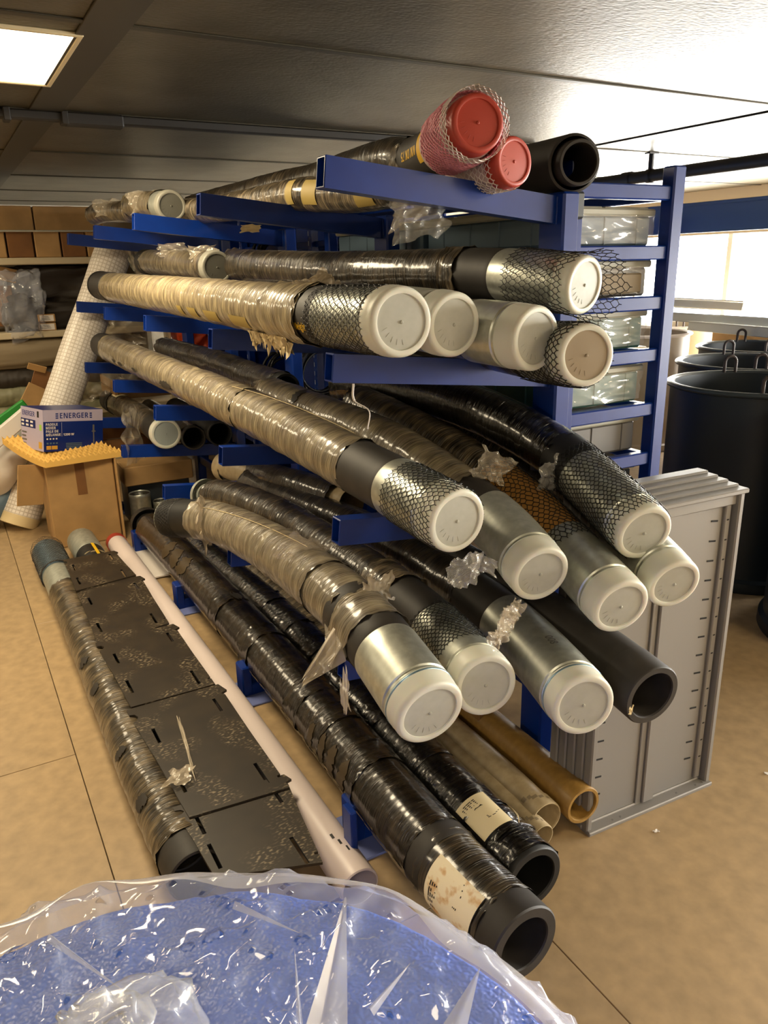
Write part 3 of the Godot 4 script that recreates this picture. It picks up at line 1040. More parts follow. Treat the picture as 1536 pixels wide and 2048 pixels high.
# ---------------------------------------------------------------- hoses, third row
func hoses_third() -> void:
	var p := Path.new([Vector3(0.920, 1.063, -1.317), Vector3(0.920, 1.088, -1.774), Vector3(0.900, 1.128, -2.556), Vector3(0.885, 1.150, -3.644), Vector3(0.880, 1.166, -5.142)])
	var o := hose("capped_hose", "long tan film-wrapped hose with netted white cap, front of the third row", "hose", "hoses on the third arms", p, 0.072)
	cap(o, p, 0.0, 0.074, 0.07)
	sleeve(o, p, 0.06, 0.263, 0.077, M.metal)
	netting(o, p, [Vector2(0.002, 0.074), Vector2(0.02, 0.077), Vector2(0.06, 0.078), Vector2(0.237, 0.079)], 36, 0.0125, 0.0011, M.net_black, 9.0, 0.002)
	sleeve(o, p, 0.259, 0.474, 0.075, M.rubber, "rubber_end", false)
	film(o, p, 0.453, 3.574, 0.0755, M.film_tan, 13.0, 0.0016, "film_wrap", 0.0055)
	film(o, p, 1.241, 1.813, 0.077, M.film_tan, 14.0, 0.0025, "film_wrap", 0.0055)
	for q in [[1.973, 2.142, 178.0, 207.0], [2.580, 2.664, 185.0, 200.0], [2.925, 3.015, 190.0, 206.0], [3.092, 3.170, 190.0, 203.0]]:
		torn(o, p, q[0], q[1], q[2], q[3], 0.0775)
	sleeve(o, p, 3.431, p.L, 0.073, M.rubber, "end_collar", false)
	far_end(o, p, 0.074, M.rubber_dark, 0.03)
	string_line(o, p, 0.578, 1.336, 0.0785, 0.9, 1.9)

	p = Path.new([Vector3(1.092, 0.928, -1.235), Vector3(1.144, 0.980, -1.486), Vector3(1.128, 1.065, -1.832), Vector3(1.120, 1.094, -2.086), Vector3(1.120, 1.107, -2.538), Vector3(1.120, 1.112, -2.901)])
	o = hose("capped_hose", "tan wrapped hose with plain grey sleeve and white cap, between the two netted ones", "hose", "hoses on the third arms", p, 0.07)
	cap(o, p, 0.0, 0.071, 0.056)
	sleeve(o, p, 0.052, 0.286, 0.0735, M.metal_dull)
	sleeve(o, p, 0.280, 0.387, 0.071, M.rubber, "rubber_end", false)
	film(o, p, 0.374, p.L, 0.0725, M.film_tan, 15.0, 0.0016)
	torn(o, p, 1.317, 1.361, 95.0, 150.0, 0.0745)
	far_end(o, p, 0.068, M.rubber_dark)
	flap(o, Vector3(0.857, 1.003, -1.200), Vector3(0.03, 0.0, 0.01), Vector3(0.005, 0.032, 0.0), 0.02, 16.0, M.flap_clear, 20)
	flap(o, Vector3(0.920, 0.996, -1.220), Vector3(0.025, -0.01, 0.01), Vector3(0.0, 0.02, 0.0), 0.015, 17.0, M.flap_clear, 16)

	p = Path.new([Vector3(1.238, 0.854, -1.127), Vector3(1.292, 0.910, -1.377), Vector3(1.311, 0.982, -1.603), Vector3(1.286, 1.058, -1.885), Vector3(1.270, 1.101, -2.154), Vector3(1.270, 1.124, -2.435)])
	o = hose("capped_hose", "wrapped hose with long bare metal sleeve, brown band under netting and white cap", "hose", "hoses on the third arms", p, 0.07)
	cap(o, p, 0.0, 0.0715, 0.056)
	sleeve(o, p, 0.052, 0.274, 0.0735, M.metal)
	sleeve(o, p, 0.268, 0.600, 0.072, M.amber, "brown_sleeve", false)
	netting(o, p, [Vector2(0.215, 0.0755), Vector2(0.610, 0.0745)], 30, 0.0145, 0.0012, M.net_black, 12.0, 0.002)
	film(o, p, 0.585, p.L, 0.072, M.film_brown, 18.0, 0.0016)
	far_end(o, p, 0.068, M.rubber_dark)
	flap(o, Vector3(1.190, 1.097, -1.550), Vector3(0.035, -0.02, 0.02), Vector3(0.02, 0.035, 0.0), 0.02, 19.0, M.flap, 20)

	p = Path.new([Vector3(1.354, 0.992, -1.180), Vector3(1.413, 1.048, -1.408), Vector3(1.431, 1.108, -1.606), Vector3(1.386, 1.179, -1.873), Vector3(1.380, 1.191, -2.173), Vector3(1.380, 1.174, -2.482), Vector3(1.390, 1.142, -2.790)])
	o = hose("capped_hose", "glossy black hose arching over the third row to a netted white cap", "hose", "hoses on the third arms", p, 0.07)
	cap(o, p, 0.0, 0.0715, 0.05)
	sleeve(o, p, 0.045, 0.301, 0.074, M.metal)
	netting(o, p, [Vector2(0.012, 0.0735), Vector2(0.05, 0.0755), Vector2(0.362, 0.0755)], 36, 0.0125, 0.0011, M.net_black, 15.0, 0.002)
	sleeve(o, p, 0.296, 0.406, 0.073, M.rubber_dark, "rubber_end", false)
	film(o, p, 0.389, p.L, 0.071, M.film_jet, 20.0, 0.0013)
	far_end(o, p, 0.068, M.rubber_dark)
	flap(o, Vector3(1.333, 1.060, -1.500), Vector3(0.035, 0.01, 0.0), Vector3(0.0, 0.045, 0.01), 0.025, 21.0, M.flap_clear, 22)

	p = Path.new([Vector3(1.401, 0.874, -1.120), Vector3(1.450, 0.918, -1.293), Vector3(1.499, 0.963, -1.527), Vector3(1.534, 0.995, -1.832), Vector3(1.460, 1.080, -2.142)])
	o = hose("capped_hose", "hose with milky cap low beside the grey panels, beneath the arching black hose", "hose", "hoses on the third arms", p, 0.066)
	cap(o, p, 0.0, 0.0665, 0.056)
	sleeve(o, p, 0.052, 0.3, 0.068, M.metal)
	film(o, p, 0.3, p.L, 0.066, M.film_dark, 22.0)
	far_end(o, p, 0.062, M.rubber_dark)

	p = Path.new([Vector3(1.240, 1.113, -3.049), Vector3(1.240, 1.120, -3.485), Vector3(1.230, 1.138, -3.979), Vector3(1.230, 1.132, -4.999)])
	o = hose("wrapped_hose", "dark brown wrapped hose with a ragged near end, back of the third row", "hose", "hoses on the third arms", p, 0.066)
	pipe_end(o, p, 0.0, 0.066, 0.052, 0.06, M.rubber_dark, "rim")
	film(o, p, 0.05, p.L, 0.068, M.film_dark, 23.0, 0.0018)
	far_end(o, p, 0.064, M.rubber_dark)
	flap(o, Vector3(1.180, 1.118, -3.155), Vector3(0.03, 0.0, 0.03), Vector3(0.0, 0.025, 0.0), 0.02, 24.0, M.flap, 16)


# a ragged fringe of torn film hanging from a hose
func fringe(o: Node3D, p: Path, s0: float, s1: float, ang: float, r: float, hang: float, sd: float, m: Material) -> void:
	var mb := MB.new()
	var P := []
	for i in 61:
		var s := lerpf(s0, s1, i / 60.0)
		var row := PackedVector3Array()
		var l := hang * clampf(0.45 + 1.1 * noise_a.get_noise_2d(i * 11.0, sd * 50.0) + 0.5 * noise_b.get_noise_2d(i * 40.0, sd), 0.04, 1.3)
		for j in 7:
			var k := j / 6.0
			var q := p.point(s, deg_to_rad(ang - 14.0 * (1.0 - k)), r + 0.001)
			row.append(q + Vector3(0.012 * noise_b.get_noise_2d(i * 22.0, j * 40.0), -l * k, 0.02 * k * noise_a.get_noise_2d(i * 30.0, j * 30.0 + 90.0)))
		P.append(row)
	mb.grid(P, func(_i, _j, _q): return Vector3(-0.7, -0.2, 0.6))
	part("film_fringe", mb, m, o)


# a loose sheet of film between an edge on the hose and a hanging tip
func tri_sheet(o: Node3D, a: Vector3, b: Vector3, c: Vector3, amp: float, sd: float, m: Material) -> void:
	var mb := MB.new()
	var nn := (b - a).cross(c - a).normalized()
	var P := []
	for i in 31:
		var v := i / 30.0
		var row := PackedVector3Array()
		for j in 31:
			var u := j / 30.0
			var h := amp * (1.3 * noise_b.get_noise_3d(u * 34.0 + sd * 9.0, v * 20.0, sd) + 0.7 * noise_a.get_noise_3d(u * 80.0, v * 26.0, sd * 3.0)) * (0.3 + v)
			row.append(a.lerp(b, u).lerp(c + (b - a) * (u - 0.5) * 0.18, v) + nn * h + (c - a) * 0.05 * noise_a.get_noise_2d(u * 60.0, sd) * v)
		P.append(row)
	mb.grid(P, func(_i, _j, _q): return nn)
	part("film_flap", mb, m, o)


# a dark gap with ragged edges where the film is torn open
func torn(o: Node3D, p: Path, s0: float, s1: float, a0: float, a1: float, r: float, m: Material = null, called := "torn_gap") -> void:
	var mb := MB.new()
	var P := []
	var mid := []
	for i in 9:
		var row := PackedVector3Array()
		var k := i / 8.0
		var w := 0.55 + 0.45 * sin(PI * k) + 0.3 * noise_b.get_noise_2d(i * 60.0, s0 * 300.0)
		for j in 9:
			var s := lerpf(s0, s1, k + 0.25 * noise_a.get_noise_2d(j * 50.0, s0 * 90.0))
			row.append(p.point(s, deg_to_rad(lerpf(a0, a1, 0.5 + (j / 8.0 - 0.5) * w)), r + 0.0012))
		P.append(row)
		mid.append(p.at(lerpf(s0, s1, k))[0])
	mb.grid(P, func(i, _j, q): return q - mid[i])
	part(called, mb, m if m else M.rubber, o)


func string_line(o: Node3D, p: Path, s0: float, s1: float, r: float, a0: float, a1: float) -> void:
	var mb := MB.new()
	for i in 30:
		var k := i / 30.0
		var q := (i + 1) / 30.0
		mb.bar(p.point(lerpf(s0, s1, k), lerpf(a0, a1, k), r), p.point(lerpf(s0, s1, q), lerpf(a0, a1, q), r), 0.001, 4)
	part("film_strand", mb, M.cream_film, o)


# ---------------------------------------------------------------- hoses, fourth row
func hoses_fourth() -> void:
	var p := Path.new([Vector3(0.773, 0.693, -1.200), Vector3(0.794, 0.752, -1.507), Vector3(0.800, 0.773, -1.740), Vector3(0.827, 0.730, -2.250), Vector3(0.817, 0.683, -2.695), Vector3(0.776, 0.646, -2.945), Vector3(0.712, 0.615, -3.113)])
	var o := hose("capped_hose", "grey film-wrapped hose arching to a big white cap, nearest on the lowest arms", "hose", "hoses on the lowest arms", p, 0.08)
	cap(o, p, 0.0, 0.081, 0.056)
	sleeve(o, p, 0.052, 0.222, 0.083, M.metal)
	mbar(o, p, 0.05, 0.079, M.zinc_blue)
	sleeve(o, p, 0.220, 0.280, 0.0815, M.rubber, "rubber_band", false)
	film(o, p, 0.270, 0.376, 0.0825, M.film_silver, 25.0, 0.0006)
	sleeve(o, p, 0.371, 0.418, 0.083, M.rubber, "rubber_band", false)
	film(o, p, 0.396, 1.716, 0.0805, M.film_silver, 26.0, 0.0014, "film_wrap", 0.005)
	film(o, p, 0.548, 0.976, 0.0815, M.film_silver, 27.0, 0.0016, "film_wrap", 0.005)
	sleeve(o, p, 1.682, 1.859, 0.078, M.rubber_dark, "rubber_end", false)
	sleeve(o, p, 1.846, p.L, 0.08, M.rubber_dark, "net_collar", false)
	netting(o, p, [Vector2(1.852, 0.0815), Vector2(p.L, 0.0815)], 34, 0.012, 0.0009, M.rubber, 17.0)
	far_end(o, p, 0.08, M.metal_dull, 0.008)
	flap(o, Vector3(0.756, 0.693, -2.757), Vector3(0.03, 0.0, -0.05), Vector3(-0.01, 0.09, 0.0), 0.012, 28.0, M.flap_hazy, 22, 0.3, Vector3(0.0, -0.01, 0.0))
	tri_sheet(o, Vector3(0.779, 0.823, -1.565), Vector3(0.716, 0.703, -1.484), Vector3(0.605, 0.680, -1.490), 0.012, 29.0, M.flap_hazy)
	tri_sheet(o, Vector3(0.737, 0.779, -1.669), Vector3(0.737, 0.779, -1.500), Vector3(0.673, 0.704, -1.485), 0.012, 30.0, M.flap)
	flap(o, Vector3(0.609, 0.753, -1.274), Vector3(0.008, 0.0, 0.0), Vector3(0.0, 0.05, 0.0), 0.006, 30.0, M.flap_hazy, 14, 0.6)
	flap(o, Vector3(0.787, 0.849, -1.883), Vector3(0.05, -0.02, 0.02), Vector3(0.03, 0.03, 0.02), 0.012, 31.0, M.flap, 18)
	string_line(o, p, 0.700, 1.604, 0.084, 1.6, 2.2)

	p = Path.new([Vector3(0.948, 0.686, -1.240), Vector3(1.011, 0.674, -1.501), Vector3(1.017, 0.694, -1.686), Vector3(1.016, 0.704, -2.050), Vector3(1.037, 0.675, -2.690), Vector3(1.001, 0.648, -3.121), Vector3(0.957, 0.598, -3.427)])
	o = hose("capped_hose", "dark wrapped hose with white cap and netted metal sleeve, second on the lowest arms", "hose", "hoses on the lowest arms", p, 0.074)
	cap(o, p, 0.0, 0.076, 0.056)
	sleeve(o, p, 0.052, 0.332, 0.077, M.metal)
	netting(o, p, [Vector2(0.112, 0.0785), Vector2(0.355, 0.0785)], 36, 0.0125, 0.001, M.net_black, 19.0, 0.001)
	sleeve(o, p, 0.327, 0.510, 0.0755, M.rubber, "rubber_end", false)
	film(o, p, 0.488, 2.101, 0.0745, M.film_dark, 32.0, 0.0018)
	film(o, p, 0.488, 0.624, 0.079, M.film_grey, 33.0, 0.003)
	far_end(o, p, 0.076, M.metal_dull, 0.03)
	flap(o, Vector3(0.840, 0.821, -1.555), Vector3(0.045, 0.01, 0.0), Vector3(-0.01, 0.045, 0.01), 0.016, 34.0, M.flap_hazy, 22, 0.4)

	p = Path.new([Vector3(1.105, 0.663, -1.090), Vector3(1.195, 0.659, -1.382), Vector3(1.223, 0.678, -1.637), Vector3(1.244, 0.671, -1.935), Vector3(1.256, 0.663, -2.359), Vector3(1.225, 0.636, -2.931), Vector3(1.196, 0.602, -3.476)])
	o = hose("capped_hose", "dark wrapped hose with long bare metal sleeve and white cap above the yellow pipe", "hose", "hoses on the lowest arms", p, 0.072)
	cap(o, p, 0.0, 0.0745, 0.056)
	sleeve(o, p, 0.052, 0.445, 0.0775, M.metal)
	mbar(o, p, 0.05, 0.0725, M.zinc_blue)
	sleeve(o, p, 0.443, 0.619, 0.0755, M.rubber, "rubber_end", false)
	film(o, p, 0.603, p.L - 0.02, 0.0735, M.film_dark, 35.0, 0.0018)
	far_end(o, p, 0.07, M.rubber_dark)
	for k in 4:
		flap(o, Vector3(0.968, 0.857, -1.184) + Vector3(0.022 * k - 0.035, 0.012 * k - 0.02, -0.01 * k), Vector3(0.02, 0.018, 0.0), Vector3(-0.018, 0.022, 0.006), 0.018, 36.0 + k, M.flap, 16, 0.5)
	hose_words("008", p, 0.20, 1.75, 0.0783, 0.02, M.crate_grey, o)

	p = Path.new([Vector3(1.288, 0.646, -1.060), Vector3(1.307, 0.662, -1.248), Vector3(1.317, 0.674, -1.487), Vector3(1.322, 0.689, -1.935)])
	o = hose("black_pipe", "bare matt black rubber pipe with open end before the grey panels", "pipe", "hoses on the lowest arms", p, 0.075)
	pipe_end(o, p, 0.0, 0.076, 0.058, 0.09, M.rubber, "rim")
	sleeve(o, p, 0.085, p.L, 0.0745, M.rubber, "pipe_body", false)
	far_end(o, p, 0.073, M.rubber_dark)
	flap(o, Vector3(1.209, 0.640, -1.050), Vector3(0.006, 0.0, 0.0), Vector3(0.0, 0.009, 0.0), 0.004, 41.0, M.cream_film, 8, 0.8)

	p = Path.new([Vector3(1.200, 0.603, -3.899), Vector3(1.252, 0.605, -3.700), Vector3(1.245, 0.673, -3.200), Vector3(1.304, 0.699, -2.700)])
	o = hose("wrapped_hose", "brown hose with a beige ring end showing under the third arm", "hose", "hoses on the lowest arms", p, 0.07)
	pipe_end(o, p, 0.0, 0.075, 0.06, 0.05, M.cream_pipe, "rim")
	film(o, p, 0.05, p.L, 0.072, M.film_dark, 42.0)

	p = Path.new([Vector3(1.037, 0.711, -4.390), Vector3(1.060, 0.692, -5.089), Vector3(1.060, 0.669, -6.136)])
	o = hose("capped_hose", "small far hose in loose film with a grey translucent cap on the lowest arm", "hose", "far hoses on the lowest arm", p, 0.08)
	cap(o, p, 0.0, 0.088, 0.05, "pale")
	sleeve(o, p, 0.05, 0.3, 0.084, M.rubber, "rubber_end", false)
	film(o, p, 0.3, p.L - 0.25, 0.08, M.film_brown, 43.0, 0.002)
	sticker("paper_label", p, p.L - 0.45, p.L - 0.28, 60, 120, 0.084, M.paper, o)
	far_end(o, p, 0.086, M.rubber, 0.26)
	flap(o, Vector3(0.888, 0.695, -4.550), Vector3(0.07, 0.0, -0.1), Vector3(0.0, 0.16, 0.0), 0.02, 44.0, M.flap, 18, 0.15)

	p = Path.new([Vector3(1.182, 0.677, -4.350), Vector3(1.260, 0.633, -5.067), Vector3(1.270, 0.626, -5.801)])
	o = hose("black_pipe", "small far black pipe, open ended, right of the translucent-capped hose", "pipe", "far hoses on the lowest arm", p, 0.065)
	pipe_end(o, p, 0.0, 0.07, 0.06, 0.06, M.rubber, "rim")
	film(o, p, 0.05, p.L, 0.07, M.film_dark, 45.0)
	p = Path.new([Vector3(1.292, 0.713, -4.200), Vector3(1.400, 0.654, -4.965), Vector3(1.410, 0.648, -5.620)])
	o = hose("black_pipe", "black pipe end in deep shade under the long tan hose", "pipe", "far hoses on the lowest arm", p, 0.065)
	pipe_end(o, p, 0.0, 0.07, 0.06, 0.06, M.rubber_dark, "rim")
	sleeve(o, p, 0.05, p.L, 0.07, M.rubber_dark, "pipe_body", false)


func mbar(o: Node3D, p: Path, s: float, r: float, m: Material) -> void:
	var mb := MB.new()
	var pr := []
	for i in 9:
		var a := PI * i / 8.0
		pr.append(Vector2(s - cos(a) * 0.004, r + sin(a) * 0.005))
	lathe(mb, p, pr, 56)
	part("collar_ring", mb, m, o)


# ---------------------------------------------------------------- hoses on the feet and on the floor
func hoses_floor() -> void:
	var p := Path.new([Vector3(0.907, 0.155, -1.024), Vector3(0.896, 0.150, -1.421), Vector3(0.918, 0.150, -2.295), Vector3(0.918, 0.150, -3.359), Vector3(0.903, 0.150, -4.585)])
	var o := hose("rubber_hose", "thick black film-wrapped hose with open end and rust-stained label, lying on the rack feet", "hose", "hoses on the rack feet", p, 0.095)
	pipe_end(o, p, 0.0, 0.094, 0.066, 0.07, M.rubber, "rim")
	film(o, p, 0.066, 0.307, 0.0945, M.film_dark, 46.0, 0.0006)
	sleeve(o, p, 0.283, 0.352, 0.0965, M.rubber, "rubber_band", false)
	film(o, p, 0.343, 3.407, 0.0955, M.film_black, 47.0, 0.0007, "film_wrap", 0.006)
	for q in [0.646, 1.085, 1.572, 0.893, 1.961]:
		film(o, p, q, q + 0.10, 0.0966, M.film_black, q * 11.0, 0.0007, "film_wrap", 0.006)
	var st := sticker("paper_label", p, 0.085, 0.253, 118, 205, 0.0975, M.paper_rusty, o)
	label_print(o, p, 0.253, 0.085, 205.0, 118.0, 0.0982, true)
	torn(o, p, 1.952, 2.026, 68.0, 92.0, 0.0985)
	for q in [[0.696, 0.740], [0.778, 0.823], [0.854, 0.893], [0.940, 0.972]]:
		torn(o, p, q[0], q[1], 135.0, 195.0, 0.0972, M.dust, "worn_patch")
	for q in [[2.490, 2.590], [2.620, 2.732], [2.762, 2.855]]:
		torn(o, p, q[0], q[1], 100.0, 165.0, 0.0972, M.dust, "worn_patch")
	for k in 44:
		var s := 0.30 + 0.034 * k
		sticker("torn_seam", p, s, s + 0.02 + 0.012 * (k % 3), 193 + 3 * (k % 2), 198 + 2 * (k % 4), 0.0985, M.sack, o)
	far_end(o, p, 0.095, M.rubber, 0.06)

	p = Path.new([Vector3(1.057, 0.145, -1.172), Vector3(1.065, 0.140, -1.605), Vector3(1.071, 0.140, -2.123), Vector3(1.085, 0.140, -2.895), Vector3(1.041, 0.140, -4.126)])
	o = hose("rubber_hose", "glossy black taped hose with cream label and ragged open end, second on the feet", "hose", "hoses on the rack feet", p, 0.086)
	pipe_end(o, p, 0.0, 0.086, 0.064, 0.06, M.rubber_dark, "rim")
	film(o, p, 0.012, 0.10, 0.0885, M.film_jet, 48.0, 0.002)
	film(o, p, 0.09, p.L - 0.04, 0.0865, M.film_jet, 49.0, 0.0016)
	for q in 7:
		film(o, p, 0.2 + q * 0.26, 0.30 + q * 0.26, 0.0878, M.film_jet, 50.0 + q, 0.001)
	sticker("paper_label", p, 0.113, 0.246, 78, 140, 0.0905, M.paper, o)
	label_print(o, p, 0.246, 0.113, 140.0, 78.0, 0.0912, false)
	for k in 3:
		string_line(o, p, 0.10 + 0.012 * k, 0.19 + 0.02 * k, 0.0905, 1.25 - 0.1 * k, 0.45)
	far_end(o, p, 0.085, M.rubber_dark)

	p = Path.new([Vector3(1.168, 0.100, -2.392), Vector3(1.179, 0.130, -2.951), Vector3(1.177, 0.140, -3.522), Vector3(1.174, 0.140, -4.376)])
	o = hose("wrapped_hose", "pale grey film-wrapped hose lying in the shade between the rack feet", "hose", "hoses on the rack feet", p, 0.08)
	film(o, p, 0.0, p.L, 0.085, M.film_grey, 58.0, 0.0018)
	for q in [["cream_pipe", "thin cream plastic pipe with a worn end beside the black taped hose", 0.036, M.cream_pipe, Path.new([Vector3(1.210, 0.100, -1.314), Vector3(1.219, 0.100, -1.590), Vector3(1.236, 0.100, -2.090)]), 0.004],
			["cream_pipe", "wide cream plastic pipe with chipped end between thin pipe and yellow pipe", 0.052, M.cream_pipe, Path.new([Vector3(1.260, 0.107, -1.358), Vector3(1.273, 0.107, -1.623), Vector3(1.276, 0.107, -2.194)]), 0.006],
			["yellow_pipe", "ochre yellow plastic pipe with thick collar end at the column foot", 0.058, M.yellow_pipe, Path.new([Vector3(1.377, 0.118, -1.335), Vector3(1.393, 0.118, -1.638), Vector3(1.399, 0.118, -2.213)]), 0.012]]:
		p = q[4]
		o = hose(q[0], q[1], "pipe", "plastic pipes on the first foot", p, q[2])
		var r: float = q[2]
		pipe_end(o, p, 0.0, r * 1.0, r - q[5], 0.05, q[3], "collar")
		sleeve(o, p, 0.045, p.L, r * 0.94, q[3], "pipe_body", false)
		for k in 5:
			if q[0] == "cream_pipe": sticker("scuff", p, 0.02 + 0.008 * k, 0.03 + 0.009 * k, 60 + 17 * k, 72 + 17 * k + 4 * (k % 3), r * 1.008, M.sack, o)

	# left of the rack: a hose, mats, a second hose and a white pipe side by side on the floor
	p = Path.new([Vector3(0.353, 0.080, -1.714), Vector3(0.342, 0.080, -2.156), Vector3(0.341, 0.080, -2.991), Vector3(0.334, 0.080, -4.550)])
	o = hose("wrapped_hose", "brown film-wrapped hose lying on the floor along the left edge of the rubber mats", "hose", "hoses on the floor", p, 0.08)
	sleeve(o, p, -0.03, 0.10, 0.078, M.rubber, "rubber_end", false)
	film(o, p, 0.07, 2.150, 0.08, M.film_brown, 59.0, 0.002, "film_wrap", 0.0055)
	for q in [[0.985, 1.033], [0.539, 0.578], [1.228, 1.277], [0.255, 0.304]]:
		torn(o, p, q[0], q[1], 120.0, 160.0, 0.0825)
	sleeve(o, p, 2.136, 2.416, 0.079, M.metal_dull, "metal_sleeve", false)
	sleeve(o, p, 2.430, p.L, 0.083, M.zinc_blue, "end_cap", true)
	netting(o, p, [Vector2(2.402, 0.0855), Vector2(p.L, 0.086), Vector2(p.L + 0.06, 0.088)], 30, 0.015, 0.0009, M.rubber, 21.0, 0.006)
	far_end(o, p, 0.082, M.metal_dull, 0.02)
	mbar(o, p, 2.430, 0.0835, M.rubber)

	p = Path.new([Vector3(0.532, 0.075, -1.695), Vector3(0.526, 0.075, -2.237), Vector3(0.541, 0.075, -3.274), Vector3(0.534, 0.075, -4.667)])
	o = hose("capped_hose", "hose under the rubber mats, only its clear-capped far end showing by the carton", "hose", "hoses on the floor", p, 0.075)
	sleeve(o, p, 0.0, 2.325, 0.075, M.rubber, "hose_body", false)
	film(o, p, 2.325, 2.543, 0.078, M.film_beige, 60.0, 0.001)
	sleeve(o, p, 2.458, 2.688, 0.0785, M.rubber_dark, "rubber_band", false)
	sticker("yellow_stripe", p, 2.325, 2.676, 72, 84, 0.0805, M.print_yellow, o)
	sleeve(o, p, 2.664, p.L, 0.081, M.metal_dull, "end_cap", false)
	far_end(o, p, 0.081, M.cap_white, 0.01)

	p = Path.new([Vector3(0.715, 0.056, -1.453), Vector3(0.718, 0.056, -2.011), Vector3(0.720, 0.056, -2.891), Vector3(0.716, 0.056, -4.591)])
	o = hose("white_pipe", "long white plastic pipe with a red end ring, between mats and rack feet", "pipe", "hoses on the floor", p, 0.055)
	sleeve(o, p, 0.0, p.L - 0.02, 0.055, M.white_pipe, "pipe_body", false)
	var mb := MB.new()
	lathe(mb, p, [Vector2(p.L - 0.05, 0.0555), Vector2(p.L - 0.05, 0.0585), Vector2(p.L, 0.0585), Vector2(p.L, 0.02), Vector2(p.L - 0.01, 0.0005)], 40)
	part("red_end_ring", mb, M.cap_red, o)
	for k in 3: sticker("print_mark", p, 0.08 + 0.03 * k, 0.10 + 0.03 * k, 75 + 9 * k, 81 + 10 * k, 0.0553, M.print_dark, o)
	mats()


# printing on a hose label: rows of small bars and a warning triangle (the code square is left out)
func label_print(o: Node3D, p: Path, s0: float, s1: float, a0: float, a1: float, r: float, tri: bool) -> void:
	var mb := MB.new()
	var at := func(x, y): return p.point(lerpf(s0, s1, x), deg_to_rad(lerpf(a0, a1, y)), r)
	var bar := func(x0, y0, x1, y1):
		var f := mb.v.size()
		var nn: Vector3 = (at.call(x0, y0) - p.at(lerpf(s0, s1, x0))[0]).normalized()
		for q in [[x0, y0], [x1, y0], [x1, y1], [x0, y1]]: mb.vert(at.call(q[0], q[1]), nn)
		mb.quad_i(f, f + 1, f + 2, f + 3)
	for k in 4:
		for c in 5:
			if (k * 3 + c * 5) % 7 != 0: bar.call(0.10 + 0.045 * k, 0.10 + 0.10 * c + 0.02 * k, 0.122 + 0.045 * k, 0.175 + 0.10 * c + 0.012 * (c % 3))
	for k in 3: bar.call(0.62 + 0.03 * k, 0.52, 0.637 + 0.03 * k, 0.92 - 0.08 * k)
	if tri:
		for e in [[[0.72, 0.1], [0.86, 0.1]], [[0.72, 0.1], [0.79, 0.24]], [[0.86, 0.1], [0.79, 0.24]]]:
			mb.bar(at.call(e[0][0], e[0][1]), at.call(e[1][0], e[1][1]), 0.0007, 4)
	part("label_print", mb, M.print_dark, o)


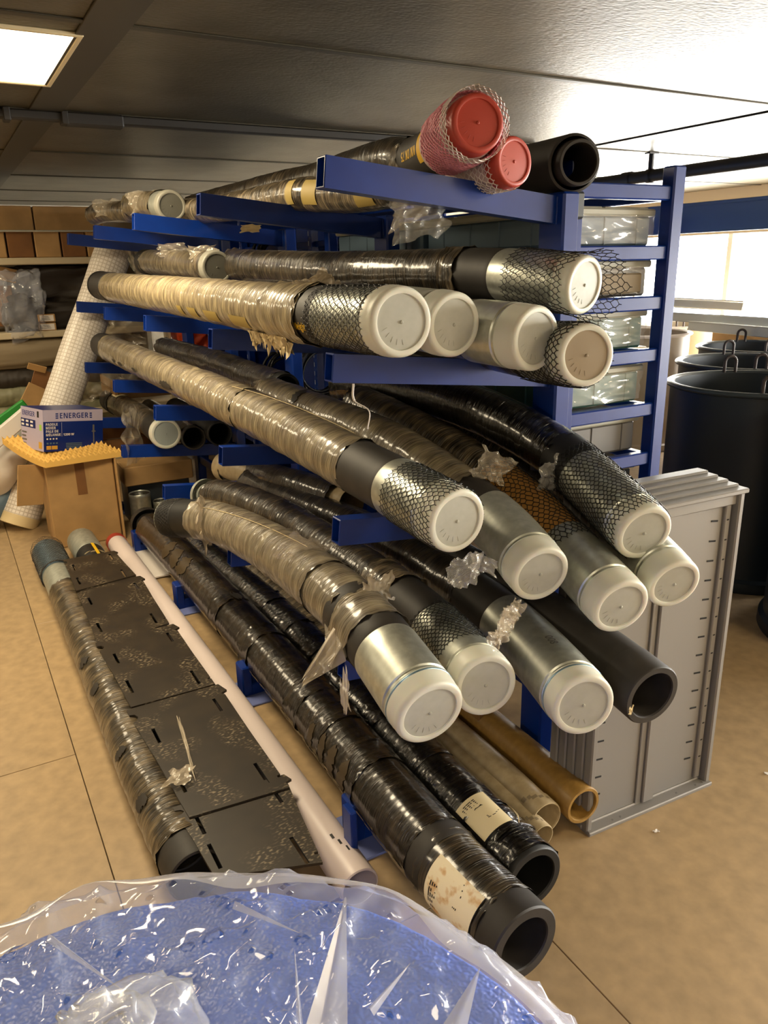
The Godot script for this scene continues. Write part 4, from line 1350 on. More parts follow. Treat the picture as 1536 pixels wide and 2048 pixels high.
func mats() -> void:
	# overlapping rubber mats, each with notched edges and slots
	var rows := [[Vector3(0.372, 0.164, -1.569), Vector3(0.624, 0.164, -1.478), Vector3(0.349, 0.164, -1.887), Vector3(0.677, 0.164, -1.861)],
			[Vector3(0.377, 0.170, -1.813), Vector3(0.664, 0.170, -1.790), Vector3(0.344, 0.170, -2.463), Vector3(0.670, 0.170, -2.465)],
			[Vector3(0.362, 0.174, -2.467), Vector3(0.659, 0.174, -2.464), Vector3(0.342, 0.174, -3.037), Vector3(0.660, 0.174, -3.043)],
			[Vector3(0.350, 0.170, -3.000), Vector3(0.650, 0.170, -3.071), Vector3(0.364, 0.170, -3.726), Vector3(0.666, 0.170, -3.682)],
			[Vector3(0.361, 0.176, -3.641), Vector3(0.649, 0.176, -3.691), Vector3(0.368, 0.176, -4.114), Vector3(0.625, 0.176, -4.107)]]
	var said := ["nearest brown-black rubber mat by the clear bag, dusty with torn right corner", "dusty rubber mat, second from the bagged drum, with a pale plastic streak", "middle dusty rubber mat over the floor hoses", "rubber mat, second from the cardboard carton, flecked with white debris", "farthest rubber mat, nearest the cardboard carton and the hose caps"]
	for i in rows.size():
		var q: Array = rows[i]
		var o := thing("rubber_mat", said[i], "mat", q[0], "rubber mats over the floor hoses")
		var l0: Vector3 = q[0]
		var r0: Vector3 = q[1]
		var l1: Vector3 = q[2]
		var r1: Vector3 = q[3]
		var cs := CSGCombiner3D.new()
		cs.name = "mat_sheet"
		o.add_child(cs)
		cs.position = Vector3(0, -0.004, 0)
		var pg := CSGPolygon3D.new()
		var pts := PackedVector2Array()
		var put := func(k, e): 
			var w: Vector3 = l0.lerp(l1, k).lerp(r0.lerp(r1, k), e) - l0
			pts.append(Vector2(w.x, -w.z))
		for s in [[0.0, 0.0], [0.0, 0.5], [0.0, 1.0], [0.08, 1.0], [0.085, 0.96], [0.10, 0.96], [0.105, 1.0], [0.5, 0.995], [0.88, 1.0], [0.90, 0.97], [0.92, 1.045], [1.0, 1.0], [1.0, 0.5], [1.0, 0.0], [0.94, 0.0], [0.93, 0.05], [0.90, 0.07], [0.87, 0.04], [0.86, 0.0], [0.5, 0.008], [0.12, 0.0]]:
			put.call(s[0], s[1])
		pg.polygon = pts
		pg.depth = 0.008
		pg.rotation = Vector3(-PI / 2, 0, 0)
		pg.material = M.mat
		cs.add_child(pg)
		for e in [[0.15, 0.84, 0.11], [0.8, 0.86, 0.09], [0.25, 0.10, 0.10], [0.68, 0.13, 0.09]]:
			var sl := CSGBox3D.new()
			var w: Vector3 = l0.lerp(l1, e[0]).lerp(r0.lerp(r1, e[0]), e[1]) - l0
			sl.size = Vector3(0.011, 0.03, e[2])
			sl.position = w + Vector3(0, 0.004, 0)
			sl.operation = CSGShape3D.OPERATION_SUBTRACTION
			sl.material = M.hole
			cs.add_child(sl)
		if i == 1:
			var mb := MB.new()
			crumple(mb, Vector3(0.458, 0.184, -2.126), Vector3(0.006, 0, -0.004), Vector3(0.02, 0.0, -0.16), 0.003, 3.0, 6, 26, 0.4)
			crumple(mb, Vector3(0.397, 0.184, -1.983), Vector3(0.03, 0, 0.01), Vector3(0.02, 0.004, -0.03), 0.006, 5.0, 10, 10, 0.6)
			part("film_strip", mb, M.flap_hazy, o)


# ---------------------------------------------------------------- crate rack behind the first column
func crate_rack() -> void:
	var t := thing("crate_rack", "blue ladder-sided crate rack standing right of the hose rack", "rack", Vector3(1.8, 0, -2.3))
	var zf := -1.75
	var a := Vector3(1.984, 1.866, -1.750)
	var xr := a.x + 0.01
	for z in [zf, -3.3]:
		boxpart("post", Vector3(xr + 0.006, a.y / 2.0, z), Vector3(0.05, a.y, 0.05), M.blue, t, 0.005)
		boxpart("post", Vector3(1.6, a.y / 2.0, z), Vector3(0.045, a.y, 0.05), M.blue, t, 0.005)
		for y in RUNGS:
			boxpart("rung", Vector3((1.6 + xr) / 2.0, y, z), Vector3(xr - 1.62, 0.042, 0.03), M.blue, t, 0.004)
	for y in RUNGS:
		for x in [1.6, xr]:
			boxpart("runner", Vector3(x, y - 0.005, (zf - 3.3) / 2.0), Vector3(0.03, 0.03, 1.5), M.blue, t, 0.003)
	# crates on the runners, two deep
	var mats_ := [M.crate_blue, M.crate_grey, M.crate_teal, M.crate_teal, M.crate_grey, M.crate_dark]
	var look := ["blue-grey crate under clear film on the top level of the ladder rack", "grey crate holding brown goods under film, second level of the ladder rack", "teal lidded crate on the third level beside the brown-capped hose", "teal lidded crate on the fourth level of the ladder rack", "grey lidded crate on the fifth level of the ladder rack", "dark lidded crate on the sixth level, above the grey panels"]
	var rear := ["blue-grey crate behind another on the top level of the ladder rack", "grey crate behind the film-covered one on the second level", "teal crate in the rear place on the third level", "teal crate in the rear place on the fourth level", "grey crate seen behind the arching black hose, rear place", "dark crate in the rear place on the sixth level"]
	for k in 6:
		var y: float = RUNGS[k + 1] + 0.02 if k < 6 else 0.8
		for r in 2:
			var z0 := zf - 0.035 - 0.72 * r
			var z1 := z0 - 0.70
			var h := 0.088 if k < 2 else 0.10
			var o := thing("storage_crate", look[k] if r == 0 else rear[k], "crate", Vector3(1.79, y, (z0 + z1) / 2.0), "crates in the ladder rack")
			var x0 := 1.575
			var x1 := xr - 0.018
			boxpart("body", Vector3((x0 + x1) / 2.0, y + h / 2.0, (z0 + z1) / 2.0), Vector3(x1 - x0 - 0.02, h, z0 - z1 - 0.02), mats_[k], o, 0.008)
			var mb := MB.new()
			for g in 4:
				mb.box(Vector3((x0 + x1) / 2.0, y + h / 2.0, z0 - 0.12 - 0.155 * g), Vector3(x1 - x0 - 0.012, h * 0.9, 0.012), 0.003)
			for g in 3:
				mb.box(Vector3(lerpf(x0, x1, (g + 0.5) / 3.0), y + h / 2.0, z0 - 0.012), Vector3(0.012, h * 0.9, 0.01), 0.003)
			if k != 1: part("rib", mb, mats_[k], o)
			var lid := boxpart("lid", Vector3((x0 + x1) / 2.0, y + h + 0.009, (z0 + z1) / 2.0), Vector3(x1 - x0, 0.022, z0 - z1), M.crate_lid, o, 0.005)
			mb = MB.new()
			for g in 4:
				for e in 2:
					mb.box(Vector3(lerpf(x0, x1, 0.26 + 0.48 * e), y + h + 0.022, z0 - 0.095 - 0.17 * g), Vector3((x1 - x0) * 0.45, 0.006, 0.15), 0.002)
			var tp := part("lid_pad", mb, M.crate_lid, o)
			if k < 4 and r == 0:
				mb = MB.new()
				crumple(mb, Vector3((x0 + x1) / 2.0, y + h * 0.55, z0 + 0.004), Vector3((x1 - x0) * 0.47, 0, 0), Vector3(0, h * 0.46, 0), 0.006, k * 3.0 + 1.0, 30, 16, 0.05)
				part("film_cover", mb, M.flap_clear, o)
			if k == 1 and r == 0:
				boxpart("contents", Vector3(1.84, y + 0.04, z0 + 0.001), Vector3(0.17, 0.06, 0.02), M.sack, o, 0.005)


const RUNGS := [1.79, 1.621, 1.473, 1.313, 1.14, 0.976, 0.815]


# ---------------------------------------------------------------- right hand side of the room
func drum_at(x: float, z: float, r: float, h: float, m: Material, label: String, group: String, rim: Material) -> void:
	var o := thing("lidless_drum", label, "drum", Vector3(x, 0, z), group)
	var p := Path.new([Vector3(x, h, z), Vector3(x, h / 2.0, z), Vector3(x, 0, z)])
	var mb := MB.new()
	lathe(mb, p, [Vector2(h - 0.03, r * 0.95), Vector2(0.01, r * 0.95), Vector2(0.008, r * 0.97), Vector2(0.012, r), Vector2(h - 0.08, r * 1.0), Vector2(h - 0.06, r * 1.0)], 72)
	part("wall", mb, m, o)
	mb = MB.new()
	var pr := []
	for i in 13:
		var a := TAU * i / 12.0
		pr.append(Vector2(0.012 - cos(a) * 0.014, r + 0.004 + sin(a) * 0.02))
	lathe(mb, p, pr, 72)
	part("rim", mb, rim, o)
	mb = MB.new()
	lathe(mb, p, [Vector2(h - 0.07, r), Vector2(h - 0.055, r * 1.045), Vector2(h - 0.01, r * 1.05), Vector2(h - 0.001, r * 1.04), Vector2(h - 0.001, 0.001)], 72)
	part("foot", mb, m, o)
	# lifting loop standing on the far rim
	for a in [2.4, 5.3]:
		mb = MB.new()
		var c := Vector3(x + cos(a) * r * 0.97, h, z + sin(a) * r * 0.97)
		var s := Vector3(-sin(a), 0, cos(a))
		var last := c - s * 0.03 - Vector3(0, 0.03, 0)
		for i in 13:
			var g := PI * i / 12.0
			var q := c - s * cos(g) * 0.03 + Vector3(0, 0.05 + sin(g) * 0.03, 0)
			mb.bar(last, q, 0.009, 8)
			last = q
		mb.bar(last, c + s * 0.03 - Vector3(0, 0.03, 0), 0.009, 8)
		part("lifting_loop", mb, M.loop, o)


func right_side() -> void:
	var g := "dark open drums"
	drum_at(3.60, -2.50, 0.42, 1.0, M.drum, "tall blue-black open drum with lifting loop, nearest the ladder frame", g, M.drum_rim)
	drum_at(3.34, -1.64, 0.42, 0.985, M.drum, "blue-black drum cut by the photo's right edge, with a flared foot", g, M.drum_rim)
	drum_at(4.32, -3.06, 0.42, 1.0, M.drum, "open dark drum just behind the one beside the ladder frame", g, M.drum_rim)
	drum_at(5.12, -3.56, 0.42, 1.0, M.drum, "third dark drum back, with a pale tube lying over its rim", g, M.drum_rim)
	drum_at(5.78, -2.84, 0.42, 1.0, M.drum, "farthest dark drum, its rim showing by the window", g, M.drum_rim)
	var h := "pale sunlit drums"
	drum_at(5.4, -5.0, 0.45, 1.0, M.drum_pale, "pale open drum glaring in window light above the dark drums", h, M.white)
	drum_at(6.35, -5.35, 0.42, 1.0, M.drum_pale, "pale drum in window light, behind the wooden crate", h, M.white)
	var o := thing("plastic_tube", "pale plastic tube lying across the dark drum rims", "tube", Vector3(4.7, 1.03, -3.2))
	var tp := Path.new([Vector3(4.739, 0.855, -3.514), Vector3(4.863, 0.868, -3.450), Vector3(5.173, 0.911, -3.292)])
	pipe_end(o, tp, 0.0, 0.022, 0.017, 0.03, M.cream_pipe, "rim")
	sleeve(o, tp, 0.03, tp.L, 0.022, M.cream_pipe, "tube_body", false)
	o = thing("wooden_crate", "light wooden crate in the window glare behind the drums", "crate", Vector3(6.2, 0, -4.1))
	for k in 6: boxpart("plank", Vector3(6.2, 0.09 + 0.17 * k, -3.7), Vector3(0.8, 0.155, 0.025), M.cardboard_light, o, 0.003)
	for k in 6: boxpart("plank", Vector3(5.79, 0.09 + 0.17 * k, -4.1), Vector3(0.025, 0.155, 0.8), M.cardboard_light, o, 0.003)
	boxpart("lid", Vector3(6.2, 1.06, -4.1), Vector3(0.84, 0.03, 0.84), M.cardboard_light, o, 0.004)
	# beige pallet bin behind the ladder
	o = thing("pallet_bin", "beige plastic pallet bin half hidden behind the ladder frame", "bin", Vector3(3.9, 0, -4.2))
	var mb := MB.new()
	mb.box(Vector3(3.75, 0.55, -4.3), Vector3(0.9, 0.9, 0.9), 0.02)
	part("body", mb, M.drum_pale, o)
	boxpart("rim", Vector3(3.75, 1.01, -4.3), Vector3(0.98, 0.05, 0.98), M.drum_pale, o, 0.01)
	for k in 2: boxpart("runner", Vector3(3.4 + 0.7 * k, 0.05, -4.3), Vector3(0.12, 0.1, 0.9), M.drum_pale, o, 0.01)
	# wire cage with boards over it
	cage(6.3, -7.3, 1.6, 1.3, 1.35, "pale wire cage filled with light boards, under the window")
	cage(6.98, -3.1, 0.6, 0.8, 1.62, "taller pale wire cage at the photo's right edge")
	for k in 3:
		o = thing("aluminium_profile", ["grey aluminium rail resting along the top of the wire cage", "second grey aluminium rail just below the cage rail", "wide grey aluminium profile over the drums, lowest of the rails"][k], "profile", Vector3(5.3, 1.3, -5.5), "aluminium rails by the window")
		var a: Vector3 = [Vector3(6.171, 1.203, -5.307), Vector3(5.824, 1.103, -4.983), Vector3(5.605, 1.055, -4.607)][k]
		var b: Vector3 = [Vector3(6.309, 1.182, -4.621), Vector3(5.619, 1.113, -3.778), Vector3(5.322, 1.068, -3.568)][k]
		var bs := Basis(Quaternion(Vector3.FORWARD, (b - a).normalized()))
		boxpart("web", (a + b) / 2.0, Vector3(0.02, 0.07, a.distance_to(b)), M.alu, o, 0.003, bs)
		boxpart("flange", (a + b) / 2.0 + Vector3(0.03, 0.035, 0), Vector3(0.10, 0.01, a.distance_to(b)), M.alu, o, 0.002, bs)
		boxpart("flange", (a + b) / 2.0 + Vector3(0.03, -0.03, 0), Vector3(0.08, 0.01, a.distance_to(b)), M.alu, o, 0.002, bs)
	# pallet rack beams high up
	o = thing("rack_beam", "deep blue-grey rack beam high in front of the bright window", "beam", Vector3(3.9, 1.8, -3.5))
	var c := Vector3(4.000, 1.830, -3.114)
	boxpart("beam_web", Vector3(4.0, c.y, -4.4), Vector3(0.05, 0.165, 5.4), M.blue_grey, o, 0.006)
	boxpart("beam_lip", Vector3(3.985, c.y + 0.075, -4.4), Vector3(0.03, 0.02, 5.4), M.blue_grey, o, 0.003)
	for z in [-7.0, -1.75]:
		boxpart("upright", Vector3(4.06, 1.0, z), Vector3(0.07, 2.0, 0.07), M.blue_grey, o, 0.005)
	o = thing("rack_beam", "dark blue rail crossing behind the ladder frame below the conduit", "beam", Vector3(3.2, 1.8, -4.0))
	c = Vector3(3.300, 1.888, -3.201)
	boxpart("beam_web", Vector3(3.3, c.y, -4.9), Vector3(0.03, 0.05, 3.2), M.blue, o, 0.004)
	c = Vector3(3.360, 1.832, -3.253)
	boxpart("beam_web", Vector3(3.36, c.y, -4.9), Vector3(0.03, 0.045, 3.2), M.blue, o, 0.004)
	boxpart("upright", Vector3(3.33, 0.95, -6.4), Vector3(0.06, 1.9, 0.06), M.blue, o, 0.004)
	boxpart("upright", Vector3(3.33, 0.95, -3.42), Vector3(0.05, 1.9, 0.05), M.blue, o, 0.004)
	grey_panels()


func cage(x: float, z: float, w: float, d: float, h: float, label: String) -> void:
	var o := thing("wire_cage", label, "cage", Vector3(x, 0, z), "wire cages by the window")
	var mb := MB.new()
	for sx in [-1, 1]:
		for sz in [-1, 1]:
			mb.bar(Vector3(x + sx * w / 2, 0, z + sz * d / 2), Vector3(x + sx * w / 2, h, z + sz * d / 2), 0.016, 6)
	for y in [0.14, h * 0.5, h]:
		for s in [-1, 1]:
			mb.bar(Vector3(x - w / 2, y, z + s * d / 2), Vector3(x + w / 2, y, z + s * d / 2), 0.01, 6)
			mb.bar(Vector3(x + s * w / 2, y, z - d / 2), Vector3(x + s * w / 2, y, z + d / 2), 0.01, 6)
	part("frame", mb, M.wire, o)
	mb = MB.new()
	var n := int(w / 0.05)
	for i in n:
		var q := x - w / 2 + w * i / n
		mb.bar(Vector3(q, 0.14, z + d / 2), Vector3(q, h, z + d / 2), 0.004, 4)
	n = int(d / 0.05)
	for i in n:
		var q := z - d / 2 + d * i / n
		mb.bar(Vector3(x - w / 2, 0.14, q), Vector3(x - w / 2, h, q), 0.004, 4)
	part("wire_mesh", mb, M.wire, o)
	boxpart("contents", Vector3(x, h * 0.42, z), Vector3(w * 0.9, h * 0.62, d * 0.86), M.cardboard_light, o, 0.01)


func grey_panels() -> void:
	var a := Vector3(1.392, 0.000, -1.345)
	var b := Vector3(1.893, 0.000, -1.320)
	var right := Vector3(b.x - a.x, 0, b.z - a.z)
	var w := right.length()
	right = right.normalized()
	var back := right.cross(Vector3.UP) * -1.0
	if back.z > 0: back = -back
	var tall := 0.985
	for k in 5:
		var o := thing("slotted_sheet", ["front grey sheet-metal shelf panel with rows of slots, leaning in a stack", "second grey metal shelf panel in the leaning stack", "third grey metal shelf panel in the leaning stack", "fourth grey metal shelf panel in the leaning stack", "rearmost grey metal shelf panel, against the crate rack"][k], "panel", a, "grey shelf panels")
		var lift := 0.006 * k
		var org := a + back * (0.033 * k) + right * (0.012 - 0.004 * k)
		var B := Basis(right, Vector3.UP, -back)
		var P := func(x, y, z): return org + right * x + Vector3.UP * (y + lift) + back * z
		var mb := MB.new()
		mb.box(P.call(w / 2, tall / 2, 0.025), Vector3(w, tall, 0.002), 0.0, B)
		part("sheet", mb, M.grey_sheet, o)
		for q in [0.01, w - 0.01]:
			boxpart("side_flange", P.call(q, tall / 2, 0.012), Vector3(0.02, tall, 0.03), M.grey_sheet, o, 0.004, B)
		boxpart("folded_lip", P.call(w - 0.04, tall / 2, 0.02), Vector3(0.022, tall - 0.05, 0.012), M.grey_sheet, o, 0.004, B)
		for y in [0.006, tall - 0.006]:
			boxpart("end_flange", P.call(w / 2, y, 0.006), Vector3(w, 0.014, 0.042), M.grey_sheet, o, 0.003, B)
		boxpart("folded_lip", P.call(w / 2, tall - 0.03, 0.015), Vector3(w - 0.03, 0.04, 0.014), M.grey_sheet, o, 0.006, B)
		if k > 0: continue
		mb = MB.new()
		mb.box(P.call(w * 0.5, tall / 2, 0.017), Vector3(0.045, tall - 0.03, 0.014), 0.005, B)
		mb.box(P.call(w * 0.5 - 0.034, tall / 2, 0.021), Vector3(0.02, tall - 0.03, 0.006), 0.002, B)
		part("centre_fold", mb, M.grey_sheet, o)
		for s in 14:
			for x in [0.052, w - 0.082]:
				mb = MB.new()
				mb.box(P.call(x, 0.105 + 0.0605 * s, 0.0235), Vector3(0.026, 0.005, 0.002), 0.0, Basis(right.rotated(back, 0.12), Vector3.UP.rotated(back, 0.12), -back))
				part("slot", mb, M.hole, o)
			boxpart("slot", P.call(w - 0.04, 0.105 + 0.0605 * s, 0.0138), Vector3(0.008, 0.004, 0.001), M.hole, o, 0.0, B)
		for q in [0.1, 0.13, 0.36, w - 0.03, w - 0.06]:
			mb = MB.new()
			mb.bar(P.call(q, 0.0135, 0.0), P.call(q, 0.0142, 0.0), 0.003, 8)
			part("hole", mb, M.hole, o)


# ---------------------------------------------------------------- far left: shelves, rolls, carton
func bx(called: String, label: String, cat: String, lo: Vector3, hi: Vector3, m: Material, grp := "") -> Node3D:
	var o := thing(called, label, cat, Vector3((lo.x + hi.x) / 2.0, lo.y, (lo.z + hi.z) / 2.0), grp)
	var c := (lo + hi) / 2.0
	boxpart("body", c, hi - lo, m, o, 0.006)
	return o


func back_left() -> void:
	var z := -6.6
	var t := thing("shelf_unit", "long beige metal shelving at the back left with three boards", "shelf", Vector3(0.0, 0, -6.9))
	var k := 0
	for y in [Vector3(0.487, 1.715, -6.600).y, Vector3(0.403, 1.176, -6.600).y, 0.55, 0.12]:
		boxpart("shelf_board", Vector3(-0.1, y - 0.025, -6.95), Vector3(3.6, 0.05, 0.7), M.shelf, t, 0.006)
		k += 1
	for x in [-1.85, 1.66]:
		for zz in [-6.62, -7.28]: boxpart("post", Vector3(x, 1.05, zz), Vector3(0.05, 2.1, 0.05), M.shelf, t, 0.004)
	boxpart("back_panel", Vector3(-0.1, 1.05, -7.31), Vector3(3.6, 2.1, 0.01), M.sack, t, 0.0)
	var mb := MB.new()
	var ry := Vector3(0.717, 1.902, -6.580).y
	mb.bar(Vector3(-1.85, ry, -6.58), Vector3(1.66, ry, -6.58), 0.007, 8)
	part("guard_rail", mb, M.alu, t)
	var yt := Vector3(0.487, 1.715, -6.600).y
	var ytop := Vector3(0.568, 2.095, -6.900).y
	var ys := Vector3(0.518, 1.904, -6.620).y
	# cartons on the top board
	var back_x := [Vector3(0.166, 2.089, -6.900).x, Vector3(0.783, 2.099, -6.900).x, Vector3(1.300, 2.107, -6.900).x]
	for i in 2:
		var o := bx("cardboard_box", ["tall plain carton at the left end, behind the smaller boxes on the top board", "wide plain carton behind the smaller boxes on the top board"][i], "box", Vector3(back_x[i] + 0.005, yt, -7.25), Vector3(back_x[i + 1] - 0.005, ytop, -6.84), M.cardboard, "cartons on the top board")
		boxpart("tape", Vector3((back_x[i] + back_x[i + 1]) / 2.0, ytop + 0.0006, -7.04), Vector3(0.05, 0.001, 0.40), M.cardboard_light, o, 0.0)
	var fx := [-60.0, 13.0, 68.0, 122.0, 172.0, 200.0]
	var fw := [Vector3(0.306, 1.808, -6.620).x, Vector3(0.547, 1.806, -6.620).x, Vector3(0.735, 1.805, -6.620).x, Vector3(0.925, 1.804, -6.620).x, Vector3(1.107, 1.803, -6.620).x, Vector3(1.211, 1.802, -6.620).x]
	for i in 5:
		var o := bx("cardboard_box", ["small carton at the left end of the front row on the top board", "small carton, second from the left in the front row on the top board", "small carton under the bright guard rail glint, third in the front row", "small carton beside the leaning white roll's top, fourth in the front row", "narrow carton with faint print, last in the front row by the roll"][i], "box", Vector3(fw[i] + 0.006, yt, -6.82), Vector3(fw[i + 1] - 0.006, ys, -6.61), M.cardboard_dark if i % 2 else M.cardboard, "cartons on the top board")
		if i == 4:
			for q in 2: words("TOP", Vector3(fw[4] + 0.03, yt + 0.05 + 0.05 * q, -6.609), Vector3.RIGHT, Vector3.UP, 0.025, M.cardboard_light, o)
	# middle board: tarps, bag, carton flap, two small boxes
	var ym := Vector3(0.403, 1.176, -6.600).y
	for q in [["dark folded tarpaulin slumped on top of another on the middle board", Vector3(0.909, 1.528, -6.980), Vector3(0.42, 0.16, 0.2), 1.0, Vector3(0.850, 1.322, -6.750).y], ["dark folded tarpaulin lying under another on the middle board", Vector3(0.909, 1.272, -6.960), Vector3(0.36, 0.13, 0.2), 2.0, ym]]:
		var o := thing("tarpaulin", q[0], "tarpaulin", Vector3(q[1].x, ym, q[1].z), "tarpaulins on the middle board")
		blob(o, "folded_sheet", q[1], q[2], q[3], M.tarp, 0.2)
	var o := thing("plastic_bag", "clear plastic bag of dark goods at the left of the middle board", "bag", Vector3(0.559, 1.174, -6.600))
	blob(o, "bag_sheet", Vector3(0.593, 1.366, -6.660), Vector3(0.16, 0.24, 0.10), 4.0, M.bag_film, 0.25)
	blob(o, "contents", Vector3(0.585, 1.299, -6.680), Vector3(0.12, 0.13, 0.07), 5.0, M.tarp, 0.3)
	o = thing("carton_flap_box", "open carton with raised flap at the photo's left edge on the middle board", "box", Vector3(0.419, 1.189, -6.800))
	boxpart("body", Vector3(0.416, 1.368, -6.850), Vector3(0.25, 0.3, 0.25), M.cardboard_dark, o, 0.004)
	boxpart("flap", Vector3(0.506, 1.602, -6.720), Vector3(0.17, 0.10, 0.006), M.cardboard, o, 0.001, Basis(Vector3.BACK, -0.25))
	for i in 2:
		var c: Vector3 = [Vector3(0.745, 1.205, -6.660), Vector3(0.747, 1.270, -6.660)][i]
		o = thing("small_box", ["small white labelled box standing on the middle board edge", "small white labelled box stacked on its twin on the middle board"][i], "box", c - Vector3(0, 0.03, 0), "small white boxes")
		boxpart("body", c, Vector3(0.125, 0.058, 0.08), M.cardboard_light, o, 0.003)
		boxpart("paper_label", c + Vector3(0, 0, 0.041), Vector3(0.10, 0.045, 0.001), M.white, o, 0.0)
		for q in 3: boxpart("print_line", c + Vector3(-0.01, 0.012 - 0.011 * q, 0.042), Vector3(0.05 + 0.01 * q, 0.003, 0.0005), M.print_dark, o, 0.0)
	# rolls and sacks below
	o = thing("sack", "grey-brown flat sack bulging on the shelf below the middle board", "sack", Vector3(0.578, 0.878, -6.700))
	blob(o, "sack_body", Vector3(0.533, 1.011, -6.780), Vector3(0.9, 0.12, 0.18), 7.0, M.sack, 0.08)
	for i in 3:
		var y: float = [Vector3(0.491, 0.813, -6.650).y, Vector3(0.467, 0.686, -6.600).y, Vector3(0.444, 0.531, -6.600).y][i]
		o = thing("film_roll", ["dark green-grey wrapped roll lying highest below the sack", "olive film-wrapped roll lying in the middle of the three", "olive film-wrapped roll lying lowest, behind the green panel"][i], "roll", Vector3(0.2, y - 0.08, -6.7), "wrapped rolls on the low shelf")
		var p := Path.new([Vector3(1.25, y, -6.7), Vector3(0.2, y + 0.01, -6.7), Vector3(-1.4, y, -6.7)])
		film(o, p, 0.0, p.L, 0.085, [M.tarp, M.green_roll, M.green_roll][i], 70.0 + i, 0.004, "film_wrap", 0.012)
		pipe_end(o, p, -0.002, 0.08, 0.03, 0.02, M.cardboard, "core_end")
	# the leaning roll of squared film
	var top := Vector3(1.175, 1.814, -5.750)
	var foot := Vector3(0.245, 0.020, -5.405)
	var lp := Path.new([top, (top + foot) / 2.0, foot])
	o = thing("film_roll", "tall white roll of squared film leaning across the left shelving", "roll", foot)
	mb = MB.new()
	var pr := []
	for i in 12: pr.append(Vector2(lp.L * i / 12.0, 0.118 + 0.003 * sin(i * 1.7)))
	pr.append(Vector2(lp.L - 0.07, 0.12))
	lathe(mb, lp, pr, 48)
	for i in mb.u.size(): mb.u[i] = Vector2(mb.u[i].x * 3.0, mb.u[i].y * 2.0)
	part("wound_film", mb, M.grid_film, o)
	mb = MB.new()
	lathe(mb, lp, [Vector2(0.0, 0.03), Vector2(0.0, 0.119)], 40)
	part("roll_end", mb, M.cream_film, o)
	mb = MB.new()
	lathe(mb, lp, [Vector2(lp.L - 0.07, 0.121), Vector2(lp.L - 0.004, 0.119), Vector2(lp.L, 0.112), Vector2(lp.L, 0.001)], 48)
	part("taped_end", mb, M.cream_film, o)
	flap(o, Vector3(1.256, 1.673, -5.600), Vector3(0.05, 0.03, 0.0), Vector3(-0.03, 0.08, 0.0), 0.03, 50.0, M.flap_hazy, 18, 0.3)
	flap(o, Vector3(1.230, 1.723, -5.650), Vector3(0.04, -0.04, 0.0), Vector3(0.02, 0.09, 0.0), 0.03, 51.0, M.metal_dull, 14, 0.3)
	# clear sheet slumped behind the rack arms
	o = thing("plastic_sheet", "slumped clear plastic sheet behind the third-row arms at the back", "sheet", Vector3(1.273, 0.893, -6.000))
	for i in 2:
		mb = MB.new()
		crumple(mb, [Vector3(1.264, 1.164, -5.900), Vector3(1.011, 0.834, -5.900)][i], Vector3(0.24, -0.02, 0.05), Vector3(0.02, 0.14, 0.06), 0.05, 60.0 + i, 26, 26, 0.3)
		part("film_fold", mb, M.flap, o)
	# carton in front with flap, foam and tool box on it
	var f0 := Vector3(0.406, 0.000, -5.041)
	var f1 := Vector3(0.795, 0.000, -4.745)
	o = thing("cardboard_box", "big worn cardboard carton on the floor carrying the yellow foam", "box", (f0 + f1) / 2.0)
	var h := Vector3(0.606, 0.519, -4.800).y
	var zc := -4.82
	var x0 := f0.x
	var x1 := f1.x
	boxpart("body", Vector3((x0 + x1) / 2.0, h / 2.0, zc - 0.20), Vector3(x1 - x0, h, 0.40), M.cardboard, o, 0.006, Basis(Vector3.UP, 0.0))
	boxpart("side_panel", Vector3(x1 + 0.012, h / 2.0, zc - 0.17), Vector3(0.012, h, 0.40), M.cardboard_light, o, 0.003)
	boxpart("tape", Vector3(lerpf(x0, x1, 0.5), h * 0.80, zc + 0.0015), Vector3(0.055, h * 0.38, 0.001), M.cardboard_dark, o, 0.0)
	boxpart("flap", Vector3(x0 - 0.085, h - 0.10, zc + 0.0), Vector3(0.17, 0.24, 0.007), M.cardboard_light, o, 0.002, Basis(Vector3.UP, 0.5) * Basis(Vector3.BACK, -0.2))
	foam_sheet(h)
	tool_box()
	# green and white foam boards at the very left
	o = thing("foam_board", "bright green board leaning left of the tool carton", "board", Vector3(0.287, 0.718, -5.200))
	boxpart("board", Vector3(0.304, 0.738, -5.300), Vector3(0.26, 0.11, 0.05), M.green, o, 0.006, Basis(Vector3.BACK, 0.55))
	o = thing("foam_board", "white board edge leaning under the green one at the far left", "board", Vector3(0.211, 0.612, -5.150))
	boxpart("board", Vector3(0.239, 0.671, -5.180), Vector3(0.4, 0.09, 0.06), M.white, o, 0.006, Basis(Vector3.BACK, 0.62))
	o = thing("cardboard_sheet", "brown folded carton sheet with open flaps behind the leaning roll", "box", Vector3(0.510, 0.756, -5.900))
	boxpart("panel", Vector3(0.491, 0.680, -5.950), Vector3(0.20, 0.34, 0.02), M.cardboard, o, 0.003, Basis(Vector3.BACK, -0.55))
	boxpart("panel", Vector3(0.571, 0.854, -5.970), Vector3(0.13, 0.20, 0.012), M.cardboard_dark, o, 0.003, Basis(Vector3.BACK, -0.4))
	boxpart("flap", Vector3(0.555, 0.975, -5.900), Vector3(0.12, 0.05, 0.008), M.cardboard_light, o, 0.002, Basis(Vector3.BACK, -0.35) * Basis(Vector3.RIGHT, 0.5))
	var wp := Path.new([Vector3(0.439, 0.662, -5.600), Vector3(0.222, 0.443, -5.350), Vector3(0.051, 0.080, -5.835)])
	o = hose("white_tube", "plain white roll slanting down at the photo's left edge beside the carton", "roll", "", wp, 0.1)
	sleeve(o, wp, 0.0, wp.L, 0.11, M.white, "wound_sheet", false)
